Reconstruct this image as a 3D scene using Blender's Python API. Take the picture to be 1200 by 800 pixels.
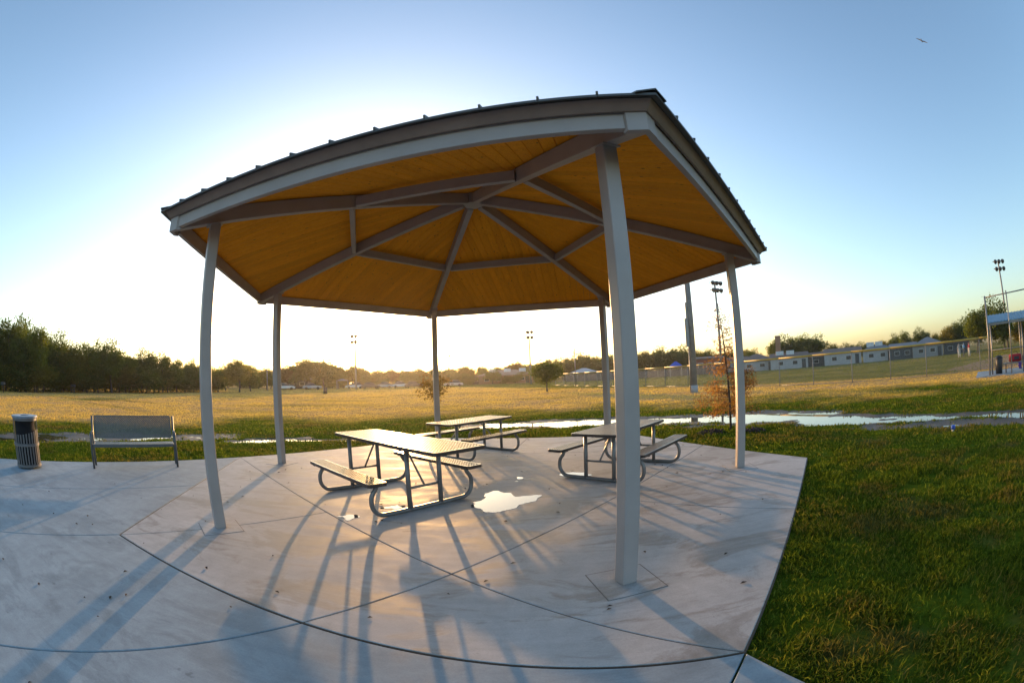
import bpy, math, random
import numpy as np
from mathutils import Vector, Matrix

S = bpy.context.scene
for o in list(bpy.data.objects):
    bpy.data.objects.remove(o)
R = math.radians

# ------------------------------------------------------------------ camera, sky, sun, exposure
FPX, PITCH, ROLL, EYE = 518.0, 0.0811, -0.0383, 1.6
cd = bpy.data.cameras.new('camera')
cam = bpy.data.objects.new('camera', cd)
S.collection.objects.link(cam)
S.camera = cam
cd.type = 'PANO'
pc = cd if hasattr(cd, 'panorama_type') else cd.cycles
pc.panorama_type = 'FISHEYE_EQUISOLID'
pc.fisheye_lens = FPX / 1200.0 * 36.0
pc.fisheye_fov = R(180)
cd.sensor_fit = 'HORIZONTAL'
cd.sensor_width = 36.0
cd.sensor_height = 36.0 * 682 / 1024
cd.clip_start = 0.05
cd.clip_end = 6000
cp, sp, cr, sr = math.cos(PITCH), math.sin(PITCH), math.cos(ROLL), math.sin(ROLL)
rt, up, fw = Vector((1, 0, 0)), Vector((0, -sp, cp)), Vector((0, cp, sp))
r2 = rt * cr + up * sr
u2 = up * cr - rt * sr
cam.matrix_world = Matrix(((r2.x, u2.x, -fw.x, 0), (r2.y, u2.y, -fw.y, 0), (r2.z, u2.z, -fw.z, EYE), (0, 0, 0, 1)))

SUN_AZ, SUN_EL = R(-15.16), R(6.56)
w = bpy.data.worlds.new('World')
S.world = w
w.use_nodes = True
wn = w.node_tree
for n in list(wn.nodes):
    wn.nodes.remove(n)
sky = wn.nodes.new('ShaderNodeTexSky')
sky.sky_type = 'NISHITA'
sky.sun_disc = False
sky.sun_elevation = SUN_EL
sky.sun_rotation = SUN_AZ
sky.altitude = 0
sky.air_density = 1.0
sky.dust_density = 1.7
sky.ozone_density = 2.0
bg = wn.nodes.new('ShaderNodeBackground')
bg.inputs['Strength'].default_value = 0.15
wo = wn.nodes.new('ShaderNodeOutputWorld')
wn.links.new(sky.outputs[0], bg.inputs[0])
wn.links.new(bg.outputs[0], wo.inputs[0])

sl = bpy.data.lights.new('sun', 'SUN')
sl.energy = 2.0
sl.angle = R(0.55)
sl.color = (1.0, 0.55, 0.22)
sun = bpy.data.objects.new('sun', sl)
S.collection.objects.link(sun)
SV = Vector((math.sin(SUN_AZ) * math.cos(SUN_EL), math.cos(SUN_AZ) * math.cos(SUN_EL), math.sin(SUN_EL)))
sun.rotation_euler = SV.to_track_quat('Z', 'Y').to_euler()
sun.location = SV * 200

vs = S.view_settings
S.display_settings.display_device = 'sRGB'
vs.view_transform = 'Standard'
vs.look = 'None'
vs.exposure = 1.7
vs.gamma = 1.0
vs.use_curve_mapping = False
S.cycles.max_bounces = 8
S.cycles.diffuse_bounces = 4
S.cycles.glossy_bounces = 3
S.cycles.transparent_max_bounces = 12
S.cycles.caustics_reflective = False
S.cycles.caustics_refractive = False
S.cycles.sample_clamp_indirect = 6
S.cycles.use_denoising = True

# ------------------------------------------------------------------ materials
def nodes(name):
    m = bpy.data.materials.new(name)
    m.use_nodes = True
    t = m.node_tree
    return m, t, t.nodes['Principled BSDF'], t.nodes['Material Output']

def N(t, kind, **kw):
    n = t.nodes.new(kind)
    for k, v in kw.items():
        if k in n.inputs.keys():
            n.inputs[k].default_value = v
        else:
            setattr(n, k, v)
    return n

def ramp(t, src, stops):
    n = t.nodes.new('ShaderNodeValToRGB')
    while len(n.color_ramp.elements) > len(stops):
        n.color_ramp.elements.remove(n.color_ramp.elements[-1])
    while len(n.color_ramp.elements) < len(stops):
        n.color_ramp.elements.new(1)
    for e, (p, c) in zip(n.color_ramp.elements, stops):
        e.position = p
        e.color = (*c, 1) if len(c) == 3 else c
    t.links.new(src, n.inputs[0])
    return n.outputs[0]

def mixc(t, fac, a, b, mode='MIX'):
    n = t.nodes.new('ShaderNodeMix')
    n.data_type = 'RGBA'
    n.blend_type = mode
    for i, x in ((0, fac), (6, a), (7, b)):
        if hasattr(x, 'is_linked'):
            t.links.new(x, n.inputs[i])
        else:
            n.inputs[i].default_value = x if i == 0 else (*x, 1)
    return n.outputs[2]

def math_n(t, op, a, b=0.0, c=None, clamp=False):
    n = t.nodes.new('ShaderNodeMath')
    n.operation = op
    n.use_clamp = clamp
    for i, x in enumerate((a, b, c)):
        if x is None:
            continue
        if hasattr(x, 'is_linked'):
            t.links.new(x, n.inputs[i])
        else:
            n.inputs[i].default_value = x
    return n.outputs[0]

def noise(t, vec, scale, detail=4, rough=0.55, dist=0.0):
    n = N(t, 'ShaderNodeTexNoise', Scale=scale, Detail=detail, Roughness=rough, Distortion=dist)
    t.links.new(vec, n.inputs['Vector'])
    return n.outputs[0]

def mapped(t, vec, scale=(1, 1, 1), rot=(0, 0, 0)):
    n = t.nodes.new('ShaderNodeMapping')
    n.inputs['Scale'].default_value = scale
    n.inputs['Rotation'].default_value = rot
    t.links.new(vec, n.inputs['Vector'])
    return n.outputs[0]

def worldpos(t):
    return t.nodes.new('ShaderNodeNewGeometry').outputs['Position']

def bump(t, p, h, strength, dist):
    b = N(t, 'ShaderNodeBump', Strength=strength, Distance=dist)
    t.links.new(h, b.inputs['Height'])
    t.links.new(b.outputs[0], p.inputs['Normal'])

def plain(name, c1, c2=None, scale=6.0, rough=0.5, metal=0.0, bmp=0.15, bscale=60, rvar=0.1, spec=0.5, rnd=0.0):
    m, t, p, o = nodes(name)
    co = t.nodes.new('ShaderNodeTexCoord').outputs['Object']
    c2 = c2 or tuple(x * 0.78 for x in c1)
    nz = noise(t, co, scale, 5)
    col = ramp(t, nz, [(0.32, c2), (0.68, c1)])
    if rnd:
        oi = t.nodes.new('ShaderNodeObjectInfo').outputs['Random']
        f = math_n(t, 'MULTIPLY_ADD', oi, rnd, 1 - rnd / 2)
        h = t.nodes.new('ShaderNodeHueSaturation')
        t.links.new(f, h.inputs['Value'])
        t.links.new(col, h.inputs['Color'])
        col = h.outputs[0]
    t.links.new(col, p.inputs['Base Color'])
    r = math_n(t, 'MULTIPLY_ADD', noise(t, co, scale * 3, 3), rvar * 2, rough - rvar)
    t.links.new(r, p.inputs['Roughness'])
    p.inputs['Metallic'].default_value = metal
    p.inputs['Specular IOR Level'].default_value = spec
    if bmp:
        bump(t, p, noise(t, co, bscale, 3), bmp, 0.003)
    return m

def concrete(name, tint, dark, stain, rgh, spec):
    m, t, p, o = nodes(name)
    g = worldpos(t)
    n1 = noise(t, g, 0.5, 7, 0.62, 0.8)
    n2 = noise(t, mapped(t, g, (1, 2.2, 1), (0, 0, 0.7)), 0.9, 8, 0.68, 0.7)
    n3 = noise(t, g, 70, 4, 0.75)
    n4 = noise(t, mapped(t, g, (0.35, 5, 1), (0, 0, 0.72)), 2.6, 6, 0.65, 0.3)
    n5 = noise(t, g, 4.5, 6, 0.7, 0.4)
    base = ramp(t, n1, [(0.34, dark), (0.60, tint)])
    base = mixc(t, ramp(t, n2, [(0.50, (0, 0, 0)), (0.56, (0.55, 0.55, 0.55)), (0.68, (0.9, 0.9, 0.9))]), base, stain)
    base = mixc(t, 0.22, base, ramp(t, n4, [(0.3, (0.5, 0.5, 0.5)), (0.7, (1.1, 1.1, 1.1))]), 'MULTIPLY')
    base = mixc(t, 0.40, base, ramp(t, n5, [(0.3, (0.6, 0.6, 0.6)), (0.7, (1.15, 1.15, 1.15))]), 'MULTIPLY')
    base = mixc(t, 0.30, base, ramp(t, n3, [(0.3, (0.5, 0.5, 0.5)), (0.7, (1.1, 1.1, 1.1))]), 'MULTIPLY')
    spots = noise(t, mapped(t, g, (1, 1.6, 1), (0, 0, 0.4)), 3.3, 4, 0.6)
    base = mixc(t, ramp(t, spots, [(0.69, (0, 0, 0)), (0.73, (0.6, 0.6, 0.6))]), base, tuple(x * 0.45 for x in dark))
    pits = noise(t, g, 17, 3, 0.5)
    base = mixc(t, ramp(t, pits, [(0.74, (0, 0, 0)), (0.77, (0.5, 0.5, 0.5))]), base, tuple(x * 0.4 for x in dark))
    t.links.new(base, p.inputs['Base Color'])
    damp = ramp(t, n2, [(0.46, (rgh, rgh, rgh)), (0.60, (rgh * 0.78, rgh * 0.78, rgh * 0.78))])
    t.links.new(damp, p.inputs['Roughness'])
    p.inputs['Specular IOR Level'].default_value = spec
    h = math_n(t, 'ADD', math_n(t, 'MULTIPLY', n3, 0.6), noise(t, mapped(t, g, (1.5, 9, 1), (0, 0, 0.72)), 22, 3))
    bump(t, p, h, 0.12, 0.003)
    return m

M = {}
M['slab'] = concrete('concrete_pad', (0.52, 0.51, 0.50), (0.42, 0.405, 0.385), (0.27, 0.235, 0.20), 0.76, 0.28)
M['walk'] = concrete('concrete_walk', (0.34, 0.41, 0.45), (0.27, 0.33, 0.365), (0.235, 0.28, 0.305), 0.8, 0.25)
M['joint'] = plain('joint_filler', (0.13, 0.088, 0.06), scale=30, rough=0.9)
M['footjoint'] = plain('footing_joint', (0.17, 0.15, 0.135), scale=30, rough=0.9)
M['steel'] = plain('taupe_painted_steel', (0.37, 0.32, 0.305), (0.33, 0.285, 0.27), 3, 0.42, 0, 0.05, 120)
M['trim'] = plain('brown_trim_metal', (0.25, 0.175, 0.145), None, 4, 0.45, 0, 0.05)
M['roofmetal'] = plain('roof_panel_metal', (0.10, 0.095, 0.09), None, 2, 0.4, 0.3, 0.05)
M['frame'] = plain('table_frame_steel', (0.20, 0.185, 0.18), None, 8, 0.38, 0.25, 0.08)
M['coated'] = plain('coated_brown_mesh', (0.13, 0.105, 0.09), None, 20, 0.42, 0.0, 0.05, spec=0.35)
M['rim'] = plain('coated_dark_rim', (0.055, 0.04, 0.038), None, 20, 0.33, 0.0, 0.05)
M['benchsteel'] = plain('bench_grey_steel', (0.085, 0.10, 0.115), None, 10, 0.40, 0.2, 0.05)
M['canslat'] = plain('can_slat_steel', (0.15, 0.145, 0.15), None, 10, 0.40, 0.1, 0.05)
M['canlid'] = plain('can_lid_blue_grey', (0.20, 0.24, 0.30), None, 10, 0.35, 0.1, 0.05)
M['liner'] = plain('black_liner', (0.010, 0.010, 0.012), None, 10, 0.8, spec=0.2)
M['galv'] = plain('galvanised_steel', (0.27, 0.265, 0.26), None, 8, 0.45, 0.5, 0.05)
M['polewood'] = plain('weathered_pole', (0.26, 0.25, 0.25), (0.18, 0.17, 0.165), 3, 0.75)
M['darkmetal'] = plain('dark_metal', (0.03, 0.03, 0.032), None, 8, 0.5)
M['white'] = plain('white_paint', (0.72, 0.71, 0.70), None, 2, 0.55)
M['yellow'] = plain('yellow_fence_cap', (0.56, 0.36, 0.05), None, 3, 0.5)
M['blue'] = plain('blue_roof_metal', (0.09, 0.22, 0.33), None, 3, 0.4)
M['brightblue'] = plain('bright_blue_fabric', (0.02, 0.10, 0.50), None, 3, 0.6)
M['brick'] = plain('red_brick', (0.30, 0.10, 0.065), None, 4, 0.85)
M['chimbrick'] = plain('tan_brick', (0.36, 0.19, 0.11), None, 4, 0.85)
M['housewall'] = plain('pale_house_wall', (0.50, 0.47, 0.46), None, 1.5, 0.8, rnd=0.3)
M['houseroof'] = plain('brown_shingle_roof', (0.17, 0.12, 0.095), None, 3, 0.85, rnd=0.4)
M['greyroof'] = plain('grey_shingle_roof', (0.20, 0.20, 0.21), None, 3, 0.85)
M['schoolroof'] = plain('tan_metal_roof', (0.33, 0.20, 0.14), None, 3, 0.7)
M['darkglass'] = plain('window_glass', (0.02, 0.025, 0.03), None, 2, 0.12, 0, 0)
M['screen'] = plain('dark_windscreen_fabric', (0.06, 0.065, 0.07), None, 3, 0.85)
M['red'] = plain('red_fabric', (0.42, 0.02, 0.03), None, 10, 0.75)
M['purple'] = plain('purple_fabric', (0.12, 0.04, 0.30), None, 10, 0.75)
M['lightblue'] = plain('light_blue_fabric', (0.15, 0.38, 0.62), None, 10, 0.8)
M['greyfab'] = plain('grey_fabric', (0.32, 0.31, 0.30), None, 10, 0.8)
M['whitefab'] = plain('white_fabric', (0.7, 0.7, 0.68), None, 10, 0.8)
M['darkfab'] = plain('dark_fabric', (0.04, 0.045, 0.06), None, 10, 0.8)
M['skin'] = plain('skin', (0.45, 0.27, 0.19), None, 10, 0.6)
M['tyre'] = plain('tyre_rubber', (0.02, 0.02, 0.02), None, 10, 0.8)
M['bark'] = plain('bark', (0.11, 0.085, 0.065), (0.05, 0.04, 0.032), 9, 0.9, 0, 0.6, 30)
M['mulch'] = plain('mulch_clods', (0.065, 0.04, 0.03), (0.03, 0.02, 0.016), 14, 0.95)
M['dirt'] = plain('infield_dirt', (0.27, 0.145, 0.095), (0.22, 0.12, 0.08), 0.6, 0.95)
M['lamp'] = plain('lamp_head', (0.05, 0.05, 0.055), None, 6, 0.4)
M['birdm'] = plain('bird_plumage', (0.05, 0.045, 0.04), None, 10, 0.8)

def car_paint(name, c):
    m, t, p, o = nodes(name)
    p.inputs['Base Color'].default_value = (*c, 1)
    p.inputs['Roughness'].default_value = 0.35
    p.inputs['Coat Weight'].default_value = 0.6
    return m
CARM = [car_paint('car_paint_white', (0.7, 0.7, 0.7)), car_paint('car_paint_silver', (0.38, 0.39, 0.41)),
        car_paint('car_paint_dark', (0.04, 0.045, 0.06)), car_paint('car_paint_red', (0.3, 0.03, 0.03))]

def wood():
    m, t, p, o = nodes('stained_pine_deck')
    co = t.nodes.new('ShaderNodeTexCoord').outputs['Object']
    oi = t.nodes.new('ShaderNodeObjectInfo').outputs['Random']
    off = t.nodes.new('ShaderNodeVectorMath')
    off.operation = 'SCALE'
    cmb = t.nodes.new('ShaderNodeCombineXYZ')
    for k in range(3):
        t.links.new(math_n(t, 'MULTIPLY', oi, 37.0 + 11 * k), cmb.inputs[k])
    add = t.nodes.new('ShaderNodeVectorMath')
    t.links.new(co, add.inputs[0])
    t.links.new(cmb.outputs[0], add.inputs[1])
    v = add.outputs[0]
    g1 = noise(t, mapped(t, v, (1.2, 22, 22)), 1.6, 5, 0.6, 1.4)
    g2 = noise(t, mapped(t, v, (0.7, 3, 3)), 1.2, 3)
    col = ramp(t, g1, [(0.25, (0.62, 0.205, 0.005)), (0.5, (0.80, 0.30, 0.007)), (0.75, (0.86, 0.37, 0.016))])
    h = t.nodes.new('ShaderNodeHueSaturation')
    t.links.new(math_n(t, 'MULTIPLY_ADD', oi, 0.16, math_n(t, 'MULTIPLY_ADD', g2, 0.3, 0.80)), h.inputs['Value'])
    t.links.new(col, h.inputs['Color'])
    kn = N(t, 'ShaderNodeTexVoronoi', Scale=2.6)
    t.links.new(mapped(t, v, (1, 3.2, 3.2)), kn.inputs['Vector'])
    c = mixc(t, ramp(t, kn.outputs['Distance'], [(0.05, (0.85, 0.85, 0.85)), (0.11, (0, 0, 0))]), h.outputs[0], (0.10, 0.04, 0.012))
    t.links.new(c, p.inputs['Base Color'])
    p.inputs['Roughness'].default_value = 0.6
    p.inputs['Specular IOR Level'].default_value = 0.15
    bump(t, p, g1, 0.12, 0.003)
    return m
M['wood'] = wood()

def leaf(name, c1, c2, trans=0.4):
    m, t, p, o = nodes(name)
    t.nodes.remove(p)
    g = worldpos(t)
    at = N(t, 'ShaderNodeAttribute', attribute_name='rnd')
    oi = t.nodes.new('ShaderNodeObjectInfo').outputs['Random']
    f = math_n(t, 'ADD', math_n(t, 'MULTIPLY', at.outputs['Fac'], 0.7), math_n(t, 'MULTIPLY_ADD', oi, 0.5, -0.1))
    col = ramp(t, f, [(0.0, c2), (1.0, c1)])
    d = t.nodes.new('ShaderNodeBsdfDiffuse')
    tr = t.nodes.new('ShaderNodeBsdfTranslucent')
    mx = N(t, 'ShaderNodeMixShader')
    mx.inputs[0].default_value = trans
    t.links.new(col, d.inputs[0])
    t.links.new(mixc(t, 1.0, col, (1.5, 1.35, 0.6), 'MULTIPLY'), tr.inputs[0])
    t.links.new(d.outputs[0], mx.inputs[1])
    t.links.new(tr.outputs[0], mx.inputs[2])
    t.links.new(mx.outputs[0], o.inputs[0])
    return m
M['leaf'] = leaf('leaf_green', (0.17, 0.20, 0.032), (0.065, 0.095, 0.016), 0.5)
M['leafdark'] = leaf('leaf_dark', (0.115, 0.15, 0.03), (0.042, 0.066, 0.014), 0.5)
M['leafolive'] = leaf('leaf_olive', (0.21, 0.19, 0.036), (0.09, 0.092, 0.018), 0.5)
M['leafrust'] = leaf('leaf_rust', (0.30, 0.16, 0.07), (0.16, 0.085, 0.04), 0.5)
M['leafautumn'] = leaf('leaf_autumn', (0.18, 0.12, 0.03), (0.09, 0.06, 0.018), 0.5)

PAV = Vector((-0.5633, 6.8948, 0.0))
PHI = -1.2364

def zones(t, g):
    dn = t.nodes.new('ShaderNodeVectorMath')
    dn.operation = 'DISTANCE'
    dn.inputs[1].default_value = (1.0, 1.0, 0)
    t.links.new(g, dn.inputs[0])
    big = noise(t, mapped(t, g, (1, 0.8, 1)), 0.16, 5, 0.6)
    dd = math_n(t, 'ADD', dn.outputs['Value'], math_n(t, 'MULTIPLY_ADD', big, 22.0, -11.0))
    dry = math_n(t, 'MULTIPLY_ADD', dd, 1 / 6.0, -17.0 / 6.0, clamp=True)
    patch = ramp(t, noise(t, mapped(t, g, (0.45, 1.3, 1)), 0.11, 6, 0.62, 0.5), [(0.54, (0, 0, 0)), (0.66, (0.75, 0.75, 0.75))])
    sx = t.nodes.new('ShaderNodeSeparateXYZ')
    t.links.new(g, sx.inputs[0])
    side = math_n(t, 'SUBTRACT', math_n(t, 'ADD', sx.outputs[0], math_n(t, 'MULTIPLY', sx.outputs[1], 0.5)), 33.8)
    fld = math_n(t, 'MULTIPLY', side, 0.6, clamp=True)
    return big, dry, patch, fld

def ground_mat():
    m, t, p, o = nodes('park_ground')
    g = worldpos(t)
    big, dry, patch, fld = zones(t, g)
    mid = noise(t, g, 0.55, 5, 0.65)
    fine = noise(t, g, 9.0, 5, 0.75)
    vfine = noise(t, g, 60.0, 3, 0.8)
    green = ramp(t, fine, [(0.25, (0.040, 0.062, 0.006)), (0.5, (0.090, 0.130, 0.010)), (0.78, (0.15, 0.19, 0.018))])
    olive = ramp(t, fine, [(0.25, (0.06, 0.055, 0.018)), (0.75, (0.17, 0.135, 0.045))])
    gold = ramp(t, fine, [(0.25, (0.46, 0.28, 0.06)), (0.75, (0.78, 0.51, 0.14))])
    green = mixc(t, ramp(t, mid, [(0.50, (0, 0, 0)), (0.66, (0.75, 0.75, 0.75))]), green, olive)
    tan = ramp(t, fine, [(0.25, (0.40, 0.26, 0.12)), (0.75, (0.62, 0.42, 0.21))])
    gold = mixc(t, ramp(t, noise(t, g, 0.28, 6, 0.7, 0.6), [(0.42, (0, 0, 0)), (0.58, (1, 1, 1))]), gold, tan)
    gold = mixc(t, ramp(t, noise(t, g, 1.1, 5, 0.7), [(0.56, (0, 0, 0)), (0.72, (0.7, 0.7, 0.7))]), gold, olive)
    goldp = mixc(t, patch, gold, mixc(t, 0.35, green, olive))
    col = mixc(t, dry, green, goldp)
    turf = ramp(t, fine, [(0.25, (0.07, 0.085, 0.022)), (0.75, (0.17, 0.175, 0.055))])
    turf = mixc(t, ramp(t, big, [(0.42, (0, 0, 0)), (0.62, (0.6, 0.6, 0.6))]), turf, gold)
    col = mixc(t, fld, col, turf)
    mud = N(t, 'ShaderNodeAttribute', attribute_name='mud')
    mm = math_n(t, 'ADD', mud.outputs['Fac'], math_n(t, 'MULTIPLY_ADD', fine, 0.9, -0.45), clamp=True)
    mf = ramp(t, mm, [(0.45, (0, 0, 0)), (0.65, (1, 1, 1))])
    mudc = ramp(t, vfine, [(0.3, (0.045, 0.034, 0.024)), (0.7, (0.10, 0.078, 0.056))])
    col = mixc(t, mf, col, mudc)
    col = mixc(t, 0.35, col, ramp(t, vfine, [(0.3, (0.35, 0.35, 0.35)), (0.7, (1, 1, 1))]), 'MULTIPLY')
    t.links.new(col, p.inputs['Base Color'])
    t.links.new(math_n(t, 'MULTIPLY_ADD', mf, -0.4, 1.0), p.inputs['Roughness'])
    t.links.new(math_n(t, 'MULTIPLY', mf, 0.5), p.inputs['Specular IOR Level'])
    bump(t, p, math_n(t, 'ADD', fine, math_n(t, 'MULTIPLY', vfine, 0.4)), 0.8, 0.06)
    return m
M['ground'] = ground_mat()

def grass_mat():
    m, t, p, o = nodes('grass_blades')
    t.nodes.remove(p)
    g = worldpos(t)
    at = N(t, 'ShaderNodeAttribute', attribute_name='rnd')
    mid = noise(t, g, 0.55, 5, 0.65)
    pt = noise(t, g, 1.7, 4, 0.6)
    green = ramp(t, at.outputs['Fac'], [(0.0, (0.038, 0.056, 0.007)), (0.6, (0.096, 0.136, 0.014)), (1.0, (0.20, 0.225, 0.032))])
    brown = ramp(t, at.outputs['Fac'], [(0.0, (0.07, 0.052, 0.014)), (1.0, (0.24, 0.17, 0.05))])
    gold = ramp(t, at.outputs['Fac'], [(0.0, (0.60, 0.38, 0.11)), (1.0, (0.78, 0.53, 0.18))])
    tan = ramp(t, at.outputs['Fac'], [(0.0, (0.50, 0.33, 0.15)), (1.0, (0.64, 0.43, 0.21))])
    oliv = ramp(t, at.outputs['Fac'], [(0.0, (0.14, 0.12, 0.03)), (1.0, (0.22, 0.18, 0.05))])
    gold = mixc(t, ramp(t, noise(t, g, 0.28, 6, 0.7, 0.6), [(0.42, (0, 0, 0)), (0.58, (1, 1, 1))]), gold, tan)
    gold = mixc(t, ramp(t, noise(t, g, 1.1, 5, 0.7), [(0.56, (0, 0, 0)), (0.72, (0.6, 0.6, 0.6))]), gold, oliv)
    turf = ramp(t, at.outputs['Fac'], [(0.0, (0.10, 0.115, 0.028)), (1.0, (0.20, 0.20, 0.055))])
    k = math_n(t, 'ADD', math_n(t, 'MULTIPLY', mid, 0.65), math_n(t, 'MULTIPLY', pt, 0.35))
    k = math_n(t, 'ADD', k, math_n(t, 'MULTIPLY_ADD', at.outputs['Fac'], 0.12, -0.06))
    col = mixc(t, ramp(t, k, [(0.50, (0, 0, 0)), (0.60, (0.85, 0.85, 0.85))]), green, brown)
    big, dry, patch, fld = zones(t, g)
    col = mixc(t, dry, col, mixc(t, patch, gold, oliv))
    col = mixc(t, fld, col, turf)
    d = t.nodes.new('ShaderNodeBsdfDiffuse')
    tr = t.nodes.new('ShaderNodeBsdfTranslucent')
    mx = N(t, 'ShaderNodeMixShader')
    mx.inputs[0].default_value = 0.4
    t.links.new(col, d.inputs[0])
    t.links.new(mixc(t, 1.0, col, (1.3, 1.35, 0.6), 'MULTIPLY'), tr.inputs[0])
    t.links.new(d.outputs[0], mx.inputs[1])
    t.links.new(tr.outputs[0], mx.inputs[2])
    t.links.new(mx.outputs[0], o.inputs[0])
    return m
M['grass'] = grass_mat()

def water_mat(name):
    m, t, p, o = nodes(name)
    g = worldpos(t)
    p.inputs['Base Color'].default_value = (0.05, 0.042, 0.032, 1)
    p.inputs['Roughness'].default_value = 0.02
    p.inputs['IOR'].default_value = 1.33
    p.inputs['Specular IOR Level'].default_value = 0.75
    bump(t, p, noise(t, g, 3.0, 2), 0.03, 0.01)
    return m
M['water'] = water_mat('puddle_water')

def chain_mat():
    m, t, p, o = nodes('chain_link_wire')
    co = t.nodes.new('ShaderNodeTexCoord').outputs['UV']
    s = t.nodes.new('ShaderNodeSeparateXYZ')
    t.links.new(co, s.inputs[0])
    def band(a):
        fr = math_n(t, 'FRACT', a)
        return math_n(t, 'LESS_THAN', fr, 0.085)
    a = band(math_n(t, 'MULTIPLY', math_n(t, 'ADD', s.outputs[0], s.outputs[1]), 14.0))
    b = band(math_n(t, 'MULTIPLY', math_n(t, 'SUBTRACT', s.outputs[0], s.outputs[1]), 14.0))
    k = math_n(t, 'MAXIMUM', a, b)
    tr = t.nodes.new('ShaderNodeBsdfTransparent')
    mx = t.nodes.new('ShaderNodeMixShader')
    p.inputs['Base Color'].default_value = (0.30, 0.31, 0.31, 1)
    p.inputs['Metallic'].default_value = 0.5
    p.inputs['Roughness'].default_value = 0.5
    t.links.new(k, mx.inputs[0])
    t.links.new(tr.outputs[0], mx.inputs[1])
    t.links.new(p.outputs[0], mx.inputs[2])
    t.links.new(mx.outputs[0], o.inputs[0])
    return m
M['chain'] = chain_mat()

# ------------------------------------------------------------------ mesh helpers
COL = S.collection

class MB:
    def __init__(self):
        self.v, self.f = [], []
    def add(self, vs, fs):
        b = len(self.v)
        self.v += [tuple(x) for x in vs]
        self.f += [tuple(b + i for i in q) for q in fs]
        return self
    def box(self, c, s, rz=0.0, m=None):
        x, y, z = s[0] / 2, s[1] / 2, s[2] / 2
        vs = [Vector((a, b, d)) for a in (-x, x) for b in (-y, y) for d in (-z, z)]
        mt = m or Matrix.Rotation(rz, 3, 'Z')
        vs = [mt @ p + Vector(c) for p in vs]
        return self.add(vs, [(0, 1, 3, 2), (4, 6, 7, 5), (0, 4, 5, 1), (2, 3, 7, 6), (0, 2, 6, 4), (1, 5, 7, 3)])
    def bar(self, p0, p1, w, h, upv=(0, 0, 1)):
        p0, p1 = Vector(p0), Vector(p1)
        d = (p1 - p0).normalized()
        s = d.cross(Vector(upv)).normalized()
        u = s.cross(d).normalized()
        vs = [p + s * a * w / 2 + u * b * h / 2 for p in (p0, p1) for a, b in ((-1, -1), (1, -1), (1, 1), (-1, 1))]
        return self.add(vs, [(3, 2, 1, 0), (4, 5, 6, 7), (0, 1, 5, 4), (1, 2, 6, 5), (2, 3, 7, 6), (3, 0, 4, 7)])
    def tube(self, pts, r, n=10, caps=True):
        pts = [Vector(p) for p in pts]
        rr = r if hasattr(r, '__len__') else [r] * len(pts)
        base = len(self.v)
        prev = None
        for i, p in enumerate(pts):
            d = (pts[min(i + 1, len(pts) - 1)] - pts[max(i - 1, 0)]).normalized()
            if prev is None:
                a = Vector((0, 0, 1)) if abs(d.z) < 0.9 else Vector((1, 0, 0))
                s = d.cross(a).normalized()
            else:
                s = (prev - d * prev.dot(d)).normalized()
            prev = s
            u = d.cross(s)
            self.v += [tuple(p + (s * math.cos(2 * math.pi * k / n) + u * math.sin(2 * math.pi * k / n)) * rr[i]) for k in range(n)]
        for i in range(len(pts) - 1):
            for k in range(n):
                a, b = base + i * n + k, base + i * n + (k + 1) % n
                self.f.append((a, b, b + n, a + n))
        if caps:
            self.f.append(tuple(base + k for k in range(n))[::-1])
            self.f.append(tuple(base + (len(pts) - 1) * n + k for k in range(n)))
        return self
    def prism(self, poly, z0, z1, ch=0.0):
        n = len(poly)
        a = sum(poly[i][0] * poly[(i + 1) % n][1] - poly[(i + 1) % n][0] * poly[i][1] for i in range(n))
        if a < 0:
            poly = poly[::-1]
        rings = [[(x, y, z0) for x, y in poly]]
        if ch:
            rings.append([(x, y, z1 - ch) for x, y in poly])
            rings.append([(x, y, z1) for x, y in inset(poly, ch)])
        else:
            rings.append([(x, y, z1) for x, y in poly])
        b = len(self.v)
        for r_ in rings:
            self.v += r_
        self.f.append(tuple(b + i for i in range(n))[::-1])
        for k in range(len(rings) - 1):
            for i in range(n):
                j = (i + 1) % n
                self.f.append((b + k * n + i, b + k * n + j, b + (k + 1) * n + j, b + (k + 1) * n + i))
        self.f.append(tuple(b + (len(rings) - 1) * n + i for i in range(n)))
        return self
    def mesh(self, name, mat, smooth=False):
        me = bpy.data.meshes.new(name)
        me.from_pydata(self.v, [], self.f)
        me.materials.append(M[mat] if isinstance(mat, str) else mat)
        if smooth:
            me.polygons.foreach_set('use_smooth', [True] * len(me.polygons))
        me.update()
        return me
    def build(self, name, mat, parent=None, smooth=False, bevel=0.0):
        o = obj(name, self.mesh(name, mat, smooth), parent)
        if bevel:
            b = o.modifiers.new('bevel', 'BEVEL')
            b.width = bevel
            b.segments = 2
            b.limit_method = 'ANGLE'
        return o

def inset(poly, d):
    n = len(poly)
    a = sum(poly[i][0] * poly[(i + 1) % n][1] - poly[(i + 1) % n][0] * poly[i][1] for i in range(n))
    if a < 0:
        poly = poly[::-1]
    out = []
    for i in range(n):
        p0, p1, p2 = (Vector((*poly[k % n], 0)) for k in (i - 1, i, i + 1))
        e1, e2 = (p1 - p0).normalized(), (p2 - p1).normalized()
        n1, n2 = Vector((-e1.y, e1.x, 0)), Vector((-e2.y, e2.x, 0))
        bis = (n1 + n2)
        k = d / max(0.2, (1 + n1.dot(n2)))
        q = p1 + bis * k
        out.append((q.x, q.y))
    return out

def obj(name, data, parent=None):
    o = bpy.data.objects.new(name, data)
    COL.objects.link(o)
    if parent is not None:
        o.parent = parent
    return o

def tag(o, label=None, cat=None, group=None, kind=None):
    if label: o['label'] = label
    if cat: o['category'] = cat
    if group: o['group'] = group
    if kind: o['kind'] = kind
    return o

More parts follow.
